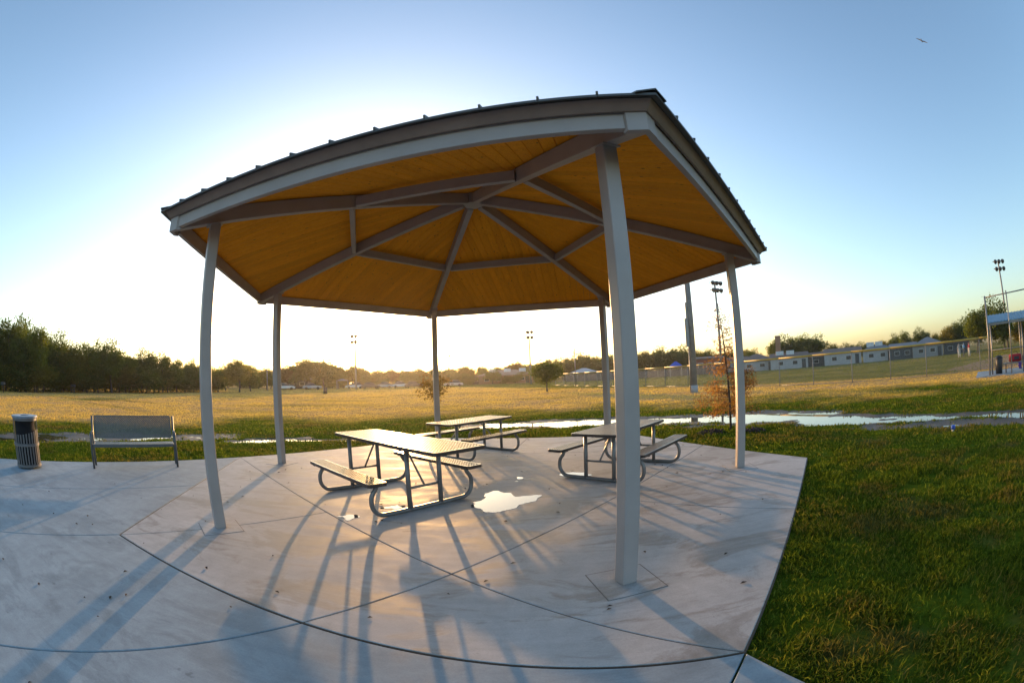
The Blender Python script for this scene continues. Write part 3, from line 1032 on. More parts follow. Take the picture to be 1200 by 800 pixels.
for k in range(26):
    a_ = 2 * math.pi * k / 26
    # slats stop lower on the side with the opening
    facing = math.cos(a_ + R(20) - R(-20))
    ztop = 0.86 if facing < 0.15 else 0.66 + 0.06 * math.sin(a_)
    m = MB()
    m.bar((0.292 * math.cos(a_), 0.292 * math.sin(a_), 0.03), (0.300 * math.cos(a_), 0.300 * math.sin(a_), ztop), 0.034, 0.008, (math.cos(a_), math.sin(a_), 0))
    m.build('slat', 'canslat', cn)

# ------------------------------------------------------------------ trees
def crown_mesh(name, seed, mat, cz, rx, rz, lobes, per, leaves, ls, droop=0.0, bottom=0.0):
    g = np.random.default_rng(seed)
    C_, S_ = [], []
    for i in range(lobes):
        for _ in range(60):
            u = g.normal(size=3); u /= np.linalg.norm(u)
            rad = g.uniform(0.35, 0.82)
            c = np.array([u[0] * rx * rad, u[1] * rx * rad, cz + u[2] * rz * rad])
            if c[2] > bottom:
                break
        C_.append(c); S_.append(g.uniform(0.34, 0.52) * min(rx, rz))
    V, K = [], []
    cl = []
    for c, s in zip(C_, S_):
        for _ in range(per):
            u = g.normal(size=3); u /= np.linalg.norm(u)
            cl.append((c + u * s * g.uniform(0.35, 1.12) * np.array([1, 1, 0.85]), s))
    for c, s in cl:
        n = leaves
        p = c + g.normal(size=(n, 3)) * s * np.array([0.3, 0.3, 0.24])
        V.append(p)
        K.append(np.clip(g.normal(0.45, 0.16) + g.normal(size=n) * 0.14, 0, 1))
    p = np.concatenate(V); rn = np.concatenate(K)
    n = len(p)
    a = g.normal(size=(n, 3)); a /= np.linalg.norm(a, axis=1)[:, None]
    b_ = g.normal(size=(n, 3)); b_ -= (b_ * a).sum(1)[:, None] * a; b_ /= np.linalg.norm(b_, axis=1)[:, None]
    sz = ls * g.uniform(0.6, 1.4, size=(n, 1))
    a *= sz; b_ *= sz * 0.62
    q = np.stack([p - a, p - b_ * 0.9 + a * 0.1, p + a, p + b_], 1).reshape(-1, 3)
    q[:, 2] = np.maximum(q[:, 2], bottom)
    Fq = np.arange(4 * n).reshape(-1, 4)
    return np_mesh(name, q, Fq, mat, rn), C_

def trunk_mesh(name, C_, base, r, seed, split=0.32):
    g = random.Random(seed)
    b_ = MB()
    top = Vector((g.uniform(-.03, .03), g.uniform(-.03, .03), split))
    b_.tube([(0, 0, 0), (0, 0, 0.03), tuple(top * 0.5), tuple(top)], [r * 1.5, r * 1.1, r * 0.95, r * 0.8], 8)
    for c in C_[:9]:
        c = Vector(c)
        mid = top.lerp(c, 0.5) + Vector((g.uniform(-.03, .03), g.uniform(-.03, .03), 0.02))
        b_.tube([tuple(top * 0.97), tuple(mid), tuple(c)], [r * 0.55, r * 0.34, r * 0.12], 6)
    return b_.mesh(name, 'bark', True)

VAR = []
specs = [('leaf', 0.60, 0.42, 0.38, 22, 17, 22, 0.022, 0.12), ('leafdark', 0.58, 0.46, 0.40, 24, 17, 22, 0.020, 0.12), ('leaf', 0.56, 0.36, 0.43, 24, 17, 22, 0.019, 0.10),
         ('leafolive', 0.60, 0.44, 0.37, 24, 17, 22, 0.020, 0.18), ('leafdark', 0.54, 0.38, 0.45, 24, 17, 22, 0.019, 0.06), ('leafdark', 0.46, 0.62, 0.50, 24, 17, 22, 0.026, 0.0),
         ('leafautumn', 0.58, 0.42, 0.38, 22, 16, 22, 0.020, 0.16), ('leafolive', 0.56, 0.42, 0.42, 24, 17, 22, 0.019, 0.08)]
for i, (mt_, cz, rx, rz, lo, per, lv, ls, bot) in enumerate(specs):
    cm, cc = crown_mesh('crown', 100 + i, mt_, cz, rx, rz, lo, per, lv, ls, bottom=bot)
    VAR.append((cm, trunk_mesh('trunk', cc, 0, 0.022, i, 0.30)))

def tree(name, p, h, wd, var, label, group=None, spin=None, cat='tree'):
    t = thing(name, (p[0], p[1], GROUND_Z - 0.02), random.uniform(0, 6.28) if spin is None else spin, label, cat, group)
    t.scale = (wd, wd, h)
    obj('crown', VAR[var][0], t)
    obj('trunk', VAR[var][1], t)
    return t

TINT = ['mid green', 'dark green', 'upright green', 'olive green', 'tall dark green', 'low spreading dark', 'yellowing', 'pale olive']
MARKS = [(-71, 'beyond the litter bin'), (-66, 'behind the grill past the litter bin'), (-60, 'beside the half-hidden pale shed'), (-55, 'behind the left end of the bench'), (-50, 'behind the middle of the bench'), (-46, 'behind the right end of the bench'),
         (-41, 'seen past the left column'), (-36, 'between the left and back-left columns'), (-32.3, 'by the short pale pole'), (-28.2, 'behind the small dark house'), (-25, 'behind the silver car'), (-22.3, 'behind the flat-roofed kiosk'),
         (-20, 'behind the four-lamp pole by the cars'), (-17, 'behind the row of parked cars'), (-13, 'at the end of the parked cars'), (-10, 'behind the yellowing sapling'), (-6, 'behind the dark flat building'), (-1, 'behind the tan-roofed school'),
         (4.3, 'behind the lone round tree'), (9, 'behind the pale hipped shelter'), (13, 'left of the front column'), (17, 'right of the front column'), (21.2, 'behind the bright blue canopy'), (24, 'behind the thick pale pole'), (27, 'behind the red brick building'),
         (31, 'behind the pale hip-roofed house'), (35, 'around the tan brick chimney'), (38.5, 'right of the tan brick chimney'), (43, 'behind the long pale house'), (48.5, 'behind the grey-roofed house with white units'), (53, 'behind the grey low house'),
         (56, 'behind the pitched grey house'), (60, 'behind the players'), (64, 'just short of the dugout roof'), (68, 'behind the dugout posts'), (75, 'behind the dugout')]
def where(az):
    return min(MARKS, key=lambda m_: abs(m_[0] - az))[1]
GW, GC, GR = 'trees of the wood behind the bench', 'trees along the far side of the field', 'trees behind the houses'
front = [(-76, 58, 9.0), (-72.5, 60, 8.6), (-68.6, 60, 8.9), (-65.2, 58, 7.8), (-62.5, 63, 7.2), (-59.5, 62, 6.6), (-56.6, 64, 6.8), (-54, 64, 6.9), (-51.5, 68, 6.1), (-49, 69, 6.0), (-46.7, 71, 6.0),
         (-44.8, 74, 5.6), (-42.4, 78, 5.2), (-40.3, 84, 4.9)]
for i, (az, d, h) in enumerate(front):
    tree('wood_tree', pol(az, d), h * random.uniform(0.97, 1.04), h * random.uniform(0.75, 0.95), [0, 1, 4, 2, 1, 7, 4, 1][i % 8], 'tall %s tree fronting the wood %s' % (TINT[[0, 1, 4, 2, 1, 7, 4, 1][i % 8]], where(az)), GW)
for i in range(16):
    az = -77 + i * 2.35 + random.uniform(-.6, .6)
    d = 66 + max(0, az + 60) * 0.8 + random.uniform(0, 5)
    k = np.interp(az, [-78, -68, -60, -50, -40], [7.0, 6.6, 4.6, 3.6, 2.4])
    h = 1.6 + d * math.tan(R(float(k) * random.uniform(0.80, 0.97)))
    tree('wood_tree', pol(az, d), h, h * 0.85, [1, 4, 2, 5][i % 4], '%s tree deep in the wood %s' % (TINT[[1, 4, 2, 5][i % 4]], where(az)), GW)
for i in range(34):
    az = -77 + i * 1.15 + random.uniform(-.4, .4)
    d = 54 + max(0, az + 65) * 0.75 + random.uniform(0, 5)
    tree('wood_shrub', pol(az, d + 3), random.uniform(2.6, 4.6), random.uniform(4.6, 7.0), [5, 4, 7, 1][i % 4], '%s bush under the wood %s' % (TINT[[5, 4, 7, 1][i % 4]], where(az)), GW)
# centre tree line
cen = [(-38.0, 92, 2.0), (-36.1, 78, 2.9), (-34.6, 84, 2.35), (-32.4, 100, 2.0), (-30.4, 104, 2.1), (-28.6, 106, 2.5), (-26.8, 104, 3.05), (-24.7, 106, 2.85), (-22.8, 110, 2.3), (-21, 112, 2.15), (-19.4, 116, 1.85), (-17.6, 118, 1.75),
       (-15.8, 120, 1.65), (-14, 122, 1.6), (-12.2, 124, 1.6), (-10, 126, 1.6), (-8, 128, 1.65), (-6, 130, 1.75), (-4, 132, 1.7), (-2, 136, 1.7), (0.2, 134, 2.05), (2.2, 136, 1.9), (4.6, 134, 2.2), (6.6, 130, 2.3),
       (8.8, 128, 2.7), (10.8, 128, 2.5), (12.8, 128, 2.45), (15.2, 126, 2.5), (17.4, 124, 2.6), (19.5, 124, 2.8), (21.8, 124, 2.85), (23.6, 126, 2.4), (25.7, 126, 2.3), (28, 128, 2.0), (30.4, 130, 1.9)]
for i, (az, d, e) in enumerate(cen):
    h = 1.6 + d * math.tan(R(e))
    va = [0, 3, 2, 7, 6, 0, 3, 1][i % 8] if az < 3 else [1, 7, 4, 0, 3, 1][i % 6]
    tree('field_edge_tree', pol(az, d), h * 1.04, h * random.uniform(1.05, 1.35), va, '%s tree on the far side %s' % (TINT[va], where(az)), GC)
for i in range(36):
    az = -40 + i * 2.0 + random.uniform(-.5, .5)
    e = float(np.interp(az, [c_[0] for c_ in cen], [c_[2] for c_ in cen])) * random.uniform(0.78, 0.95)
    d = 142 + random.uniform(0, 8)
    h = 1.6 + d * math.tan(R(e))
    va = [1, 7, 4, 5][i % 4]
    tree('field_edge_tree', pol(az, d), h, h * random.uniform(1.2, 1.5), va, '%s tree in the rear rank %s' % (TINT[va], where(az)), GC)
for i in range(52):
    az = -40 + i * 1.38 + random.uniform(-.5, .5)
    d = 112 + random.uniform(0, 10) + max(0, az + 20) * 0.4
    tree('field_edge_shrub', pol(az, d), random.uniform(2.4, 4.2), random.uniform(4.5, 7.0), [5, 4, 7, 1][i % 4], '%s bush along the far trees %s' % (TINT[[5, 4, 7, 1][i % 4]], where(az)), GC)
# right side, behind the houses
rtrees = [(31.6, 118, 1.9, 1.0, 1), (34.8, 120, 2.7, 1.1, 1), (36.4, 118, 3.2, 1.2, 1), (38.2, 120, 3.3, 1.2, 4), (40.3, 120, 2.85, 1.2, 1), (42.6, 122, 1.9, 1.2, 7), (44.6, 122, 1.55, 1.3, 1), (46.8, 124, 1.5, 1.3, 1),
          (49.5, 124, 1.7, 1.3, 7), (51.2, 122, 2.0, 1.0, 1), (52.8, 116, 2.45, 0.9, 4), (55.2, 114, 2.4, 0.9, 1), (57.2, 116, 1.9, 1.0, 7), (59.4, 100, 2.4, 1.1, 3), (61.2, 100, 2.9, 1.1, 1), (63.4, 80, 3.7, 1.1, 0), (65.4, 78, 4.5, 1.2, 1), (67.6, 80, 3.2, 1.1, 0), (70.5, 84, 2.6, 1.3, 7), (74, 84, 3.0, 1.3, 1)]
for i, (az, d, e, ws, va) in enumerate(rtrees):
    h = 1.6 + d * math.tan(R(e))
    tree('street_tree', pol(az, d), h, h * ws, va, '%s tree rising %s' % (TINT[va], where(az)), GR if az < 58 else 'trees beyond the ball field')

# single trees
tree('round_tree', pol(4.3, 46), 3.55, 3.7, 0, 'small round-headed green tree standing alone on the dry field', None, 1.0)
cmA, ccA = crown_mesh('crown', 300, 'leafautumn', 0.62, 0.40, 0.36, 14, 8, 8, 0.024, bottom=0.25)
t = thing('sapling', (*pol(-10.3, 21)[:2], GROUND_Z - .02), 0.4, 'young sapling with thin yellowing leaves behind the back column', 'tree')
t.scale = (2.6, 2.6, 2.1)
obj('crown', cmA, t)
obj('trunk', trunk_mesh('trunk', ccA, 0, 0.012, 5, 0.3), t)

# rusty young cypress by the right-hand column
sp0 = pol(28.3, 11.6)
t = thing('cypress_sapling', (sp0.x, sp0.y, GROUND_Z), 0, 'thin young cypress with rusty brown feathery foliage beside the right column', 'tree')
b = MB()
b.tube([(0, 0, -0.02), (-0.03, 0.0, 0.8), (-0.10, 0, 1.8), (-0.17, 0, 2.6), (-0.22, 0, 3.25)], [0.035, 0.030, 0.022, 0.013, 0.005], 8)
LP, LR = [], []
g = np.random.default_rng(11)
for i in range(64):
    zz = 0.42 + 2.7 * (i / 64) ** 1.1
    a_ = g.uniform(0, 6.28)
    ln = max(0.16, 0.78 * max(0.0, 1 - (zz - 0.4) / 2.7) ** 0.7 + 0.14) * g.uniform(0.7, 1.15)
    if 1.75 < zz < 2.5: ln *= 0.75
    x0_ = -0.068 * zz
    s0_ = Vector((x0_, 0, zz))
    e_ = s0_ + Vector((math.cos(a_) * ln, math.sin(a_) * ln, ln * g.uniform(0.0, 0.45) - 0.25 * ln * ln))
    m_ = s0_.lerp(e_, 0.5) + Vector((0, 0, 0.06 * ln))
    b.tube([tuple(s0_), tuple(m_), tuple(e_)], [0.007, 0.005, 0.002], 5)
    dens = 105 if zz < 1.6 else (50 if zz < 2.1 else 40)
    n = int(dens * ln / 0.5)
    for _ in range(n):
        f = g.uniform(0.2, 1.05)
        q_ = s0_.lerp(m_, min(1, f * 2)) if f < 0.5 else m_.lerp(e_, f * 2 - 1)
        LP.append(np.array(q_) + g.normal(size=3) * 0.065 + np.array([0, 0, -0.04]))
        LR.append(g.uniform(0, 1))
LP = np.array(LP); n = len(LP)
a = g.normal(size=(n, 3)); a[:, 2] -= 0.5; a /= np.linalg.norm(a, axis=1)[:, None]
b2 = g.normal(size=(n, 3)); b2 -= (b2 * a).sum(1)[:, None] * a; b2 /= np.linalg.norm(b2, axis=1)[:, None]
a *= 0.034 * g.uniform(.6, 1.5, (n, 1)); b2 *= 0.011
qv = np.stack([LP - a, LP - b2, LP + a, LP + b2], 1).reshape(-1, 3)
obj('crown', np_mesh('crown', qv, np.arange(4 * n).reshape(-1, 4), 'leafrust', np.array(LR)), t)
b.build('trunk', 'bark', t, True)

def clod_heap(p, rx, ry, h, n, label):
    g = random.Random(int(p[0] * 100))
    b = MB()
    for _ in range(n):
        r_ = math.sqrt(g.random()); a_ = g.uniform(0, 6.28)
        x, y = r_ * math.cos(a_) * rx, r_ * math.sin(a_) * ry
        s = g.uniform(0.025, 0.06)
        z = h * (1 - r_ * r_) * g.uniform(0.5, 1.0)
        m = Matrix.Rotation(g.uniform(0, 3), 3, (g.random(), g.random(), g.random() + .1))
        b.box((x, y, z), (s * 1.6, s, s * 0.8), m=m)
    o = b.build('mulch_heap', 'mulch')
    o.location = (p[0], p[1], float(ground_h(np.array([p[0]]), np.array([p[1]]))[0]) - 0.01)
    tag(o, label, 'mulch heap', 'mulch heaps beside the cypress')
    o['kind'] = 'stuff'
clod_heap((4.85, 10.1), 0.45, 0.30, 0.13, 90, 'dark heap of mulch clods left of the young cypress trunk')
clod_heap((5.75, 9.5), 0.42, 0.28, 0.12, 80, 'dark heap of mulch clods right of the young cypress trunk')

# ------------------------------------------------------------------ light poles
def floodlight_pole(p, h, r, rows, per, face, label, sz=0.45):
    t = thing('floodlight_pole', (p.x, p.y, GROUND_Z - 0.05), face, label, 'light pole', 'sports field light poles')
    MB().tube([(0, 0, 0), (0, 0, h)], [r * 1.8, r * 1.1], 12).build('pole', 'polewood', t, True)
    for k in range(rows):
        z_ = h - 0.15 - k * sz * 1.9
        MB().box((0, -0.05, z_), (per * sz * 1.5, 0.10, 0.10)).build('crossarm', 'lamp', t)
        for j in range(per):
            x_ = (j - (per - 1) / 2) * sz * 1.5
            m = MB()
            m.tube([(x_, -0.1, z_ + 0.02), (x_, -0.30, z_ + 0.0), (x_, -0.62, z_ - 0.16)], [sz * 0.2, sz * 0.5, sz * 0.62], 10)
            m.build('lamp_head', 'lamp', t, True)
    return t
floodlight_pole(pol(27.2, 72), 15.2, 0.13, 2, 3, R(20), 'slim light pole with six lamps behind the rusty cypress', 0.62)
floodlight_pole(pol(2.25, 96), 11.6, 0.12, 2, 2, R(10), 'light pole with four lamps near the lone round tree', 0.62)
floodlight_pole(pol(-20.5, 92), 11.2, 0.12, 2, 2, R(-15), 'light pole with four lamps in front of the parked cars', 0.62)
floodlight_pole(pol(68.1, 84), 14.2, 0.13, 2, 3, R(-40), 'light pole with six lamps rising behind the dugout roof', 0.62)
floodlight_pole(pol(-8.3, 150), 9.8, 0.13, 1, 2, R(-8), 'faint distant light pole with two lamps over the far trees', 0.6)

p = pol(23.5, 30.3)
t = thing('utility_pole', (p.x, p.y, GROUND_Z - .05), R(-20), 'thick pale pole with grey equipment boxes standing before the ball field fence', 'pole')
MB().tube([(0, 0, 0), (0, 0, 13.5)], [0.23, 0.17], 16).build('pole', 'polewood', t, True)
MB().box((-0.30, -0.05, 4.1), (0.26, 0.30, 1.9)).build('equipment_box', 'galv', t, bevel=0.02)
MB().box((-0.24, -0.05, 5.6), (0.14, 0.2, 1.1)).build('equipment_box', 'galv', t, bevel=0.02)
MB().tube([(-0.25, -0.1, 0), (-0.25, -0.1, 3.2)], 0.035, 8).build('conduit', 'galv', t, True)
MB().tube([(0, 0, 0.0), (0, 0, 0.55)], [0.27, 0.27], 16).build('painted_base', 'housewall', t, True)

p = pol(8.05, 62)
t = thing('flag_pole', (p.x, p.y, GROUND_Z - .05), 0, 'bare pale pole beside the lone round tree', 'pole')
MB().tube([(0, 0, 0), (0, 0, 6.6)], [0.07, 0.05], 10).build('pole', 'galv', t, True)
MB().tube([(0, 0, 6.6), (0, 0, 6.72)], [0.085, 0.03], 10).build('finial', 'galv', t, True)
p = pol(-32.3, 88)
t = thing('marker_pole', (p.x, p.y, GROUND_Z - .05), 0, 'short pale pole in front of the wood by the back-left column', 'pole')
MB().tube([(0, 0, 0), (0, 0, 4.0)], [0.10, 0.08], 10).build('pole', 'polewood', t, True)
MB().box((0, 0, 3.9), (0.5, 0.1, 0.12)).build('crossarm', 'polewood', t)

# ------------------------------------------------------------------ ball field fence
fp = [Vector((27.45, 12.75, 0)), Vector((27.1, 13.4, 0)), Vector((24.3, 16.6, 0)), Vector((22.4, 18.5, 0)), Vector((20.6, 20.6, 0)), Vector((19.2, 23.2, 0)), Vector((18.2, 26.0, 0)), Vector((17.2, 29.5, 0)), Vector((16.3, 33, 0)), Vector((15.5, 37, 0)), Vector((14.7, 41, 0)), Vector((13.9, 45, 0)),
      Vector((12.9, 49, 0)), Vector((11.9, 53, 0)), Vector((10.9, 57, 0)), Vector((9.9, 61, 0)), Vector((8.9, 65, 0)), Vector((7.9, 69, 0)), Vector((6.9, 73, 0))]
fe = thing('chain_link_fence', (fp[0].x, fp[0].y, GROUND_Z), 0, 'long chain-link fence with a yellow top cap round the ball field', 'fence')
o0 = fp[0]
FH = 1.88
for i, p in enumerate(fp):
    q = p - o0
    MB().tube([(q.x, q.y, -0.1), (q.x, q.y, FH + 0.02)], 0.032, 8).build('post', 'polewood', fe, True)
    if i + 1 < len(fp):
        q2 = fp[i + 1] - o0
        up_ = Vector((0, 0, 1))
        MB().tube([(q.x, q.y, FH + .01), (q2.x, q2.y, FH + .01)], 0.055 if i < 6 else 0.05, 8).build('yellow_cap', 'yellow', fe, True)
        MB().tube([(q.x, q.y, 0.05), (q2.x, q2.y, 0.05)], 0.018, 6).build('bottom_rail', 'galv', fe, True)
        L_ = (q2 - q).length
        m = MB().add([(q.x, q.y, 0.05), (q2.x, q2.y, 0.05), (q2.x, q2.y, FH), (q.x, q.y, FH)], [(0, 1, 2, 3)]).mesh('chain_mesh', 'chain')
        uv = m.uv_layers.new(name='UVMap')
        for li, c_ in enumerate(((0, 0), (L_, 0), (L_, FH), (0, FH))):
            uv.data[li].uv = c_
        obj('chain_mesh', m, fe)

# windscreen fence, far
sc0 = pol(6.8, 104)
wf = thing('windscreen_fence', (sc0.x, sc0.y, GROUND_Z), 0, 'low dark fabric-covered fence far beyond the chain-link fence', 'fence')
prev = None
for i in range(15):
    q = pol(6.8 + i * 1.5, 104) - sc0
    MB().tube([(q.x, q.y, -0.1), (q.x, q.y, 1.65)], 0.05, 6).build('post', 'galv', wf, True)
    if prev is not None:
        MB().bar((prev.x, prev.y, 0.82), (q.x, q.y, 0.82), 0.03, 1.5).build('screen_panel', 'screen', wf)
    prev = q

# ------------------------------------------------------------------ dugout
dg0 = Vector((22.15, 10.25, GROUND_Z))
ux = Vector((0.42, -0.907, 0)); uy = Vector((0.907, 0.42, 0))
ang = math.atan2(ux.y, ux.x)
dg = thing('dugout', dg0, ang, 'dugout with blue ribbed metal roof and tall pale posts beside the ball field', 'dugout')
pad_ = MB().box((2.2, 1.7, -0.02), (6.2, 4.2, 0.14)).build('floor_pad', 'walk', dg)
for x_, y_, h_ in ((0, 0, 3.75), (1.45, 0, 3.85), (2.9, 0, 3.9), (4.4, 0, 3.9)):
    MB().tube([(x_, y_, 0), (x_, y_, h_)], 0.055 if x_ == 0 else 0.04, 10).build('post', 'galv', dg, True)
for x_, y_, h_ in ((0.18, 0.5, 2.52), (0.18, 2.4, 2.86), (2.3, 2.4, 2.86), (4.4, 2.4, 2.86), (2.3, 0.5, 2.52)):
    MB().tube([(x_, y_, 0), (x_, y_, h_)], 0.05, 10).build('roof_post', 'galv', dg, True)
MB().tube([(0, 0, 3.68), (4.6, 0, 3.82)], 0.03, 8).build('top_rail', 'galv', dg, True)
MB().tube([(0, 0, 1.2), (4.6, 0, 1.2)], 0.022, 8).build('mid_rail', 'galv', dg, True)
n = 22
for i in range(n):
    x0_, x1_ = 0.02 + i * 5.0 / n, 0.02 + (i + 1) * 5.0 / n
    m = MB()
    for y0_, z0_, y1_, z1_ in ((0.1, 2.46, 2.6, 2.92),):
        m.add([(x0_, y0_, z0_), (x1_ - .005, y0_, z0_), (x1_ - .005, y1_, z1_), (x0_, y1_, z1_), (x0_, y0_, z0_ + .03), (x1_ - .005, y0_, z0_ + .03), (x1_ - .005, y1_, z1_ + .03), (x0_, y1_, z1_ + .03)],
              [(3, 2, 1, 0), (4, 5, 6, 7), (0, 1, 5, 4), (1, 2, 6, 5), (2, 3, 7, 6), (3, 0, 4, 7)])
        m.bar((x0_ + .01, y0_ - .004, z0_ + .05), (x0_ + .01, y1_, z1_ + .05), 0.03, 0.045)
    m.build('roof_sheet', 'blue', dg)
MB().box((2.52, 0.10, 2.40), (5.0, 0.05, 0.10)).build('eave_rail', 'galv', dg)

lp = lambda x, y, z=0: dg0 + ux * x + uy * y + Vector((0, 0, z))
bp_ = lp(0.62, 0.55, 0.05)
t = thing('dark_bin', bp_, 0.3, 'dark green rubbish bin at the open end of the dugout', 'bin')
MB().tube([(0, 0, 0), (0, 0, 0.70), (0, 0, 0.72)], [0.22, 0.26, 0.24], 16).build('body', 'darkmetal', t, True)
MB().tube([(0, 0, 0.72), (0, 0, 0.76), (0, 0, 0.86)], [0.28, 0.28, 0.12], 16).build('lid', 'darkmetal', t, True)
bb = lp(2.1, 0.75, 0.05)
t = thing('dugout_bench', bb, ang, 'low metal bench inside the dugout', 'bench')
MB().box((0, 0, 0.44), (2.4, 0.32, 0.05)).build('seat', 'galv', t)
for s_ in (-1, 1):
    MB().box((s_ * 1.0, 0, 0.21), (0.06, 0.28, 0.42)).build('leg', 'darkmetal', t)
def duffel(p, rz, ln, r_, mat, label, endm):
    t = thing('equipment_bag', p, rz, label, 'bag', 'bags on the dugout bench')
    m = MB()
    n_ = 14
    prof = [(-ln / 2, r_ * .55), (-ln / 2 + .03, r_ * .9), (-ln / 4, r_), (0, r_ * .96), (ln / 4, r_), (ln / 2 - .03, r_ * .9), (ln / 2, r_ * .55)]
    m.tube([(x, 0, r_) for x, _ in prof], [q for _, q in prof], n_)
    m.build('body', mat, t, True)
    m = MB()
    m.tube([(-ln * .22, 0, 2 * r_ - .02), (-ln * .16, 0, 2 * r_ + .1), (ln * .16, 0, 2 * r_ + .1), (ln * .22, 0, 2 * r_ - .02)], 0.015, 6)
    m.build('handle', 'darkfab', t, True)
    m = MB()
    m.box((ln * 0.1, -r_ * 0.92, r_), (ln * .4, 0.06, r_ * .8))
    m.build('pocket', endm, t, bevel=0.02)
duffel(lp(1.75, 0.72, 0.515), ang, 0.85, 0.19, 'red', 'red equipment bag lying on the dugout bench', 'darkfab')
duffel(lp(2.62, 0.74, 0.515), ang, 0.75, 0.18, 'darkfab', 'black equipment bag lying on the dugout bench', 'purple')
tw = lp(2.05, 0.53, 0)
t = MB()
for i in range(6):
    t.box((0.03 * math.sin(i * 1.9), 0.012 * math.cos(i * 2.3), 0.46 - i * 0.05), (0.22 - 0.012 * i, 0.03, 0.055))
o = t.build('hanging_towel', 'purple', None, bevel=0.012)
o.location = tw; o.rotation_euler = (0, 0, ang)
tag(o, 'purple cloth hanging from the dugout bench below the bags', 'cloth')

b = MB()
inf = [(28.6, 17.6), (33, 18.9), (40, 20.0), (52, 21.5), (58, 14), (52, 0), (34, -2), (27.5, 6), (26.3, 9.6), (27.9, 13.0)]
b.add([(x, y, GROUND_Z + 0.010) for x, y in inf], [tuple(range(len(inf)))[::-1]])
tag(b.build('infield', 'dirt'), 'bare brown infield dirt of the ball field', kind='structure')

# ------------------------------------------------------------------ players
def person(p, face, shirt, pants, label, h=1.72, lean=0.0):
    t = thing('person', p, face, label, 'person', 'players on the ball field')
    k = h / 1.72
    def skinned(name, verts, edges, radii, mat, parent):
        me_ = bpy.data.meshes.new(name)
        me_.from_pydata([tuple(c * k for c in v) for v in verts], edges, [])
        me_.materials.append(M[mat])
        o_ = obj(name, me_, parent)
        sm = o_.modifiers.new('skin', 'SKIN')
        lay = me_.skin_vertices[0].data if me_.skin_vertices else None
        if lay is None:
            return o_
        for i_, r_ in enumerate(radii):
            lay[i_].radius = (r_ * k, r_ * k)
        lay[0].use_root = True
        ss = o_.modifiers.new('sub', 'SUBSURF'); ss.levels = 1; ss.render_levels = 1
        return o_
    def body(name, verts, edges, radii, mat, parent):
        m = MB()
        for a_, b_ in edges:
            m.tube([tuple(c * k for c in verts[a_]), tuple(c * k for c in verts[b_])], [radii[a_] * k, radii[b_] * k], 10)
        return m
    V = [(0, 0, .95), (0, 0, 1.15), (0, .01, 1.38), (0, .02, 1.50), (0, .02, 1.60), (0, .02, 1.70),
         (.17, 0, 1.38), (.25, .02, 1.12), (.23, .14, .92), (-.17, 0, 1.38), (-.26, -.02, 1.12), (-.25, .1, .90),
         (.10, 0, .90), (.13, .06, .50), (.14, -.02, .08), (.14, .14, .04), (-.10, 0, .90), (-.13, -.02, .50), (-.15, -.10, .08), (-.15, .06, .04), (.22, .2, .85), (-.25, .15, .83)]
    E_ = [(0, 1), (1, 2), (2, 3), (3, 4), (4, 5), (2, 6), (6, 7), (7, 8), (2, 9), (9, 10), (10, 11), (0, 12), (12, 13), (13, 14), (14, 15), (0, 16), (16, 17), (17, 18), (18, 19), (8, 20), (11, 21)]
    Rr = [.13, .13, .15, .055, .10, .085, .07, .045, .035, .07, .045, .035, .085, .06, .045, .04, .085, .06, .045, .04, .03, .03]
    me_ = bpy.data.meshes.new('body')
    me_.from_pydata([tuple(c * k for c in v) for v in V], E_, [])
    me_.materials.append(M['skin'])
    bo = obj('body', me_, t)
    bo.modifiers.new('skin', 'SKIN')
    if not me_.skin_vertices:
        bm_l = None
    for i_, r_ in enumerate(Rr):
        if me_.skin_vertices:
            me_.skin_vertices[0].data[i_].radius = (r_ * k, r_ * k)
    if me_.skin_vertices:
        me_.skin_vertices[0].data[0].use_root = True
    ss = bo.modifiers.new('sub', 'SUBSURF'); ss.levels = 1; ss.render_levels = 1
    g_ = 0.022
    def cloth(name, chains, mat):
        m = MB()
        for ch in chains:
            m.tube([tuple(c * k for c in V[i]) for i in ch], [(Rr[i] + g_) * k for i in ch], 12)
        m.build(name, mat, t, True)
    cloth('shirt', [(0, 1, 2), (2, 6, 7), (2, 9, 10)], shirt)
    cloth('trousers', [(1, 0), (0, 12, 13, 14), (0, 16, 17, 18)], pants)
    m = MB()
    m.tube([(0, .02 * k, 1.66 * k), (0, .02 * k, 1.72 * k), (0, .02 * k, 1.765 * k)], [.108 * k, .10 * k, .05 * k], 12)
    m.box((0, .13 * k, 1.675 * k), (.15 * k, .12 * k, .018 * k))
    m.build('cap', shirt, t, True)
person(pol(60.6, 64, GROUND_Z + .01), R(120), 'greyfab', 'whitefab', 'player in grey shirt and white trousers on the ball field', 1.7)
person(pol(61.3, 65, GROUND_Z + .01), R(200), 'lightblue', 'darkfab', 'player in light blue shirt and dark trousers on the ball field', 1.75)
person(pol(62.1, 65.5, GROUND_Z + .01), R(60), 'red', 'whitefab', 'player in red shirt and white trousers on the ball field', 1.72)

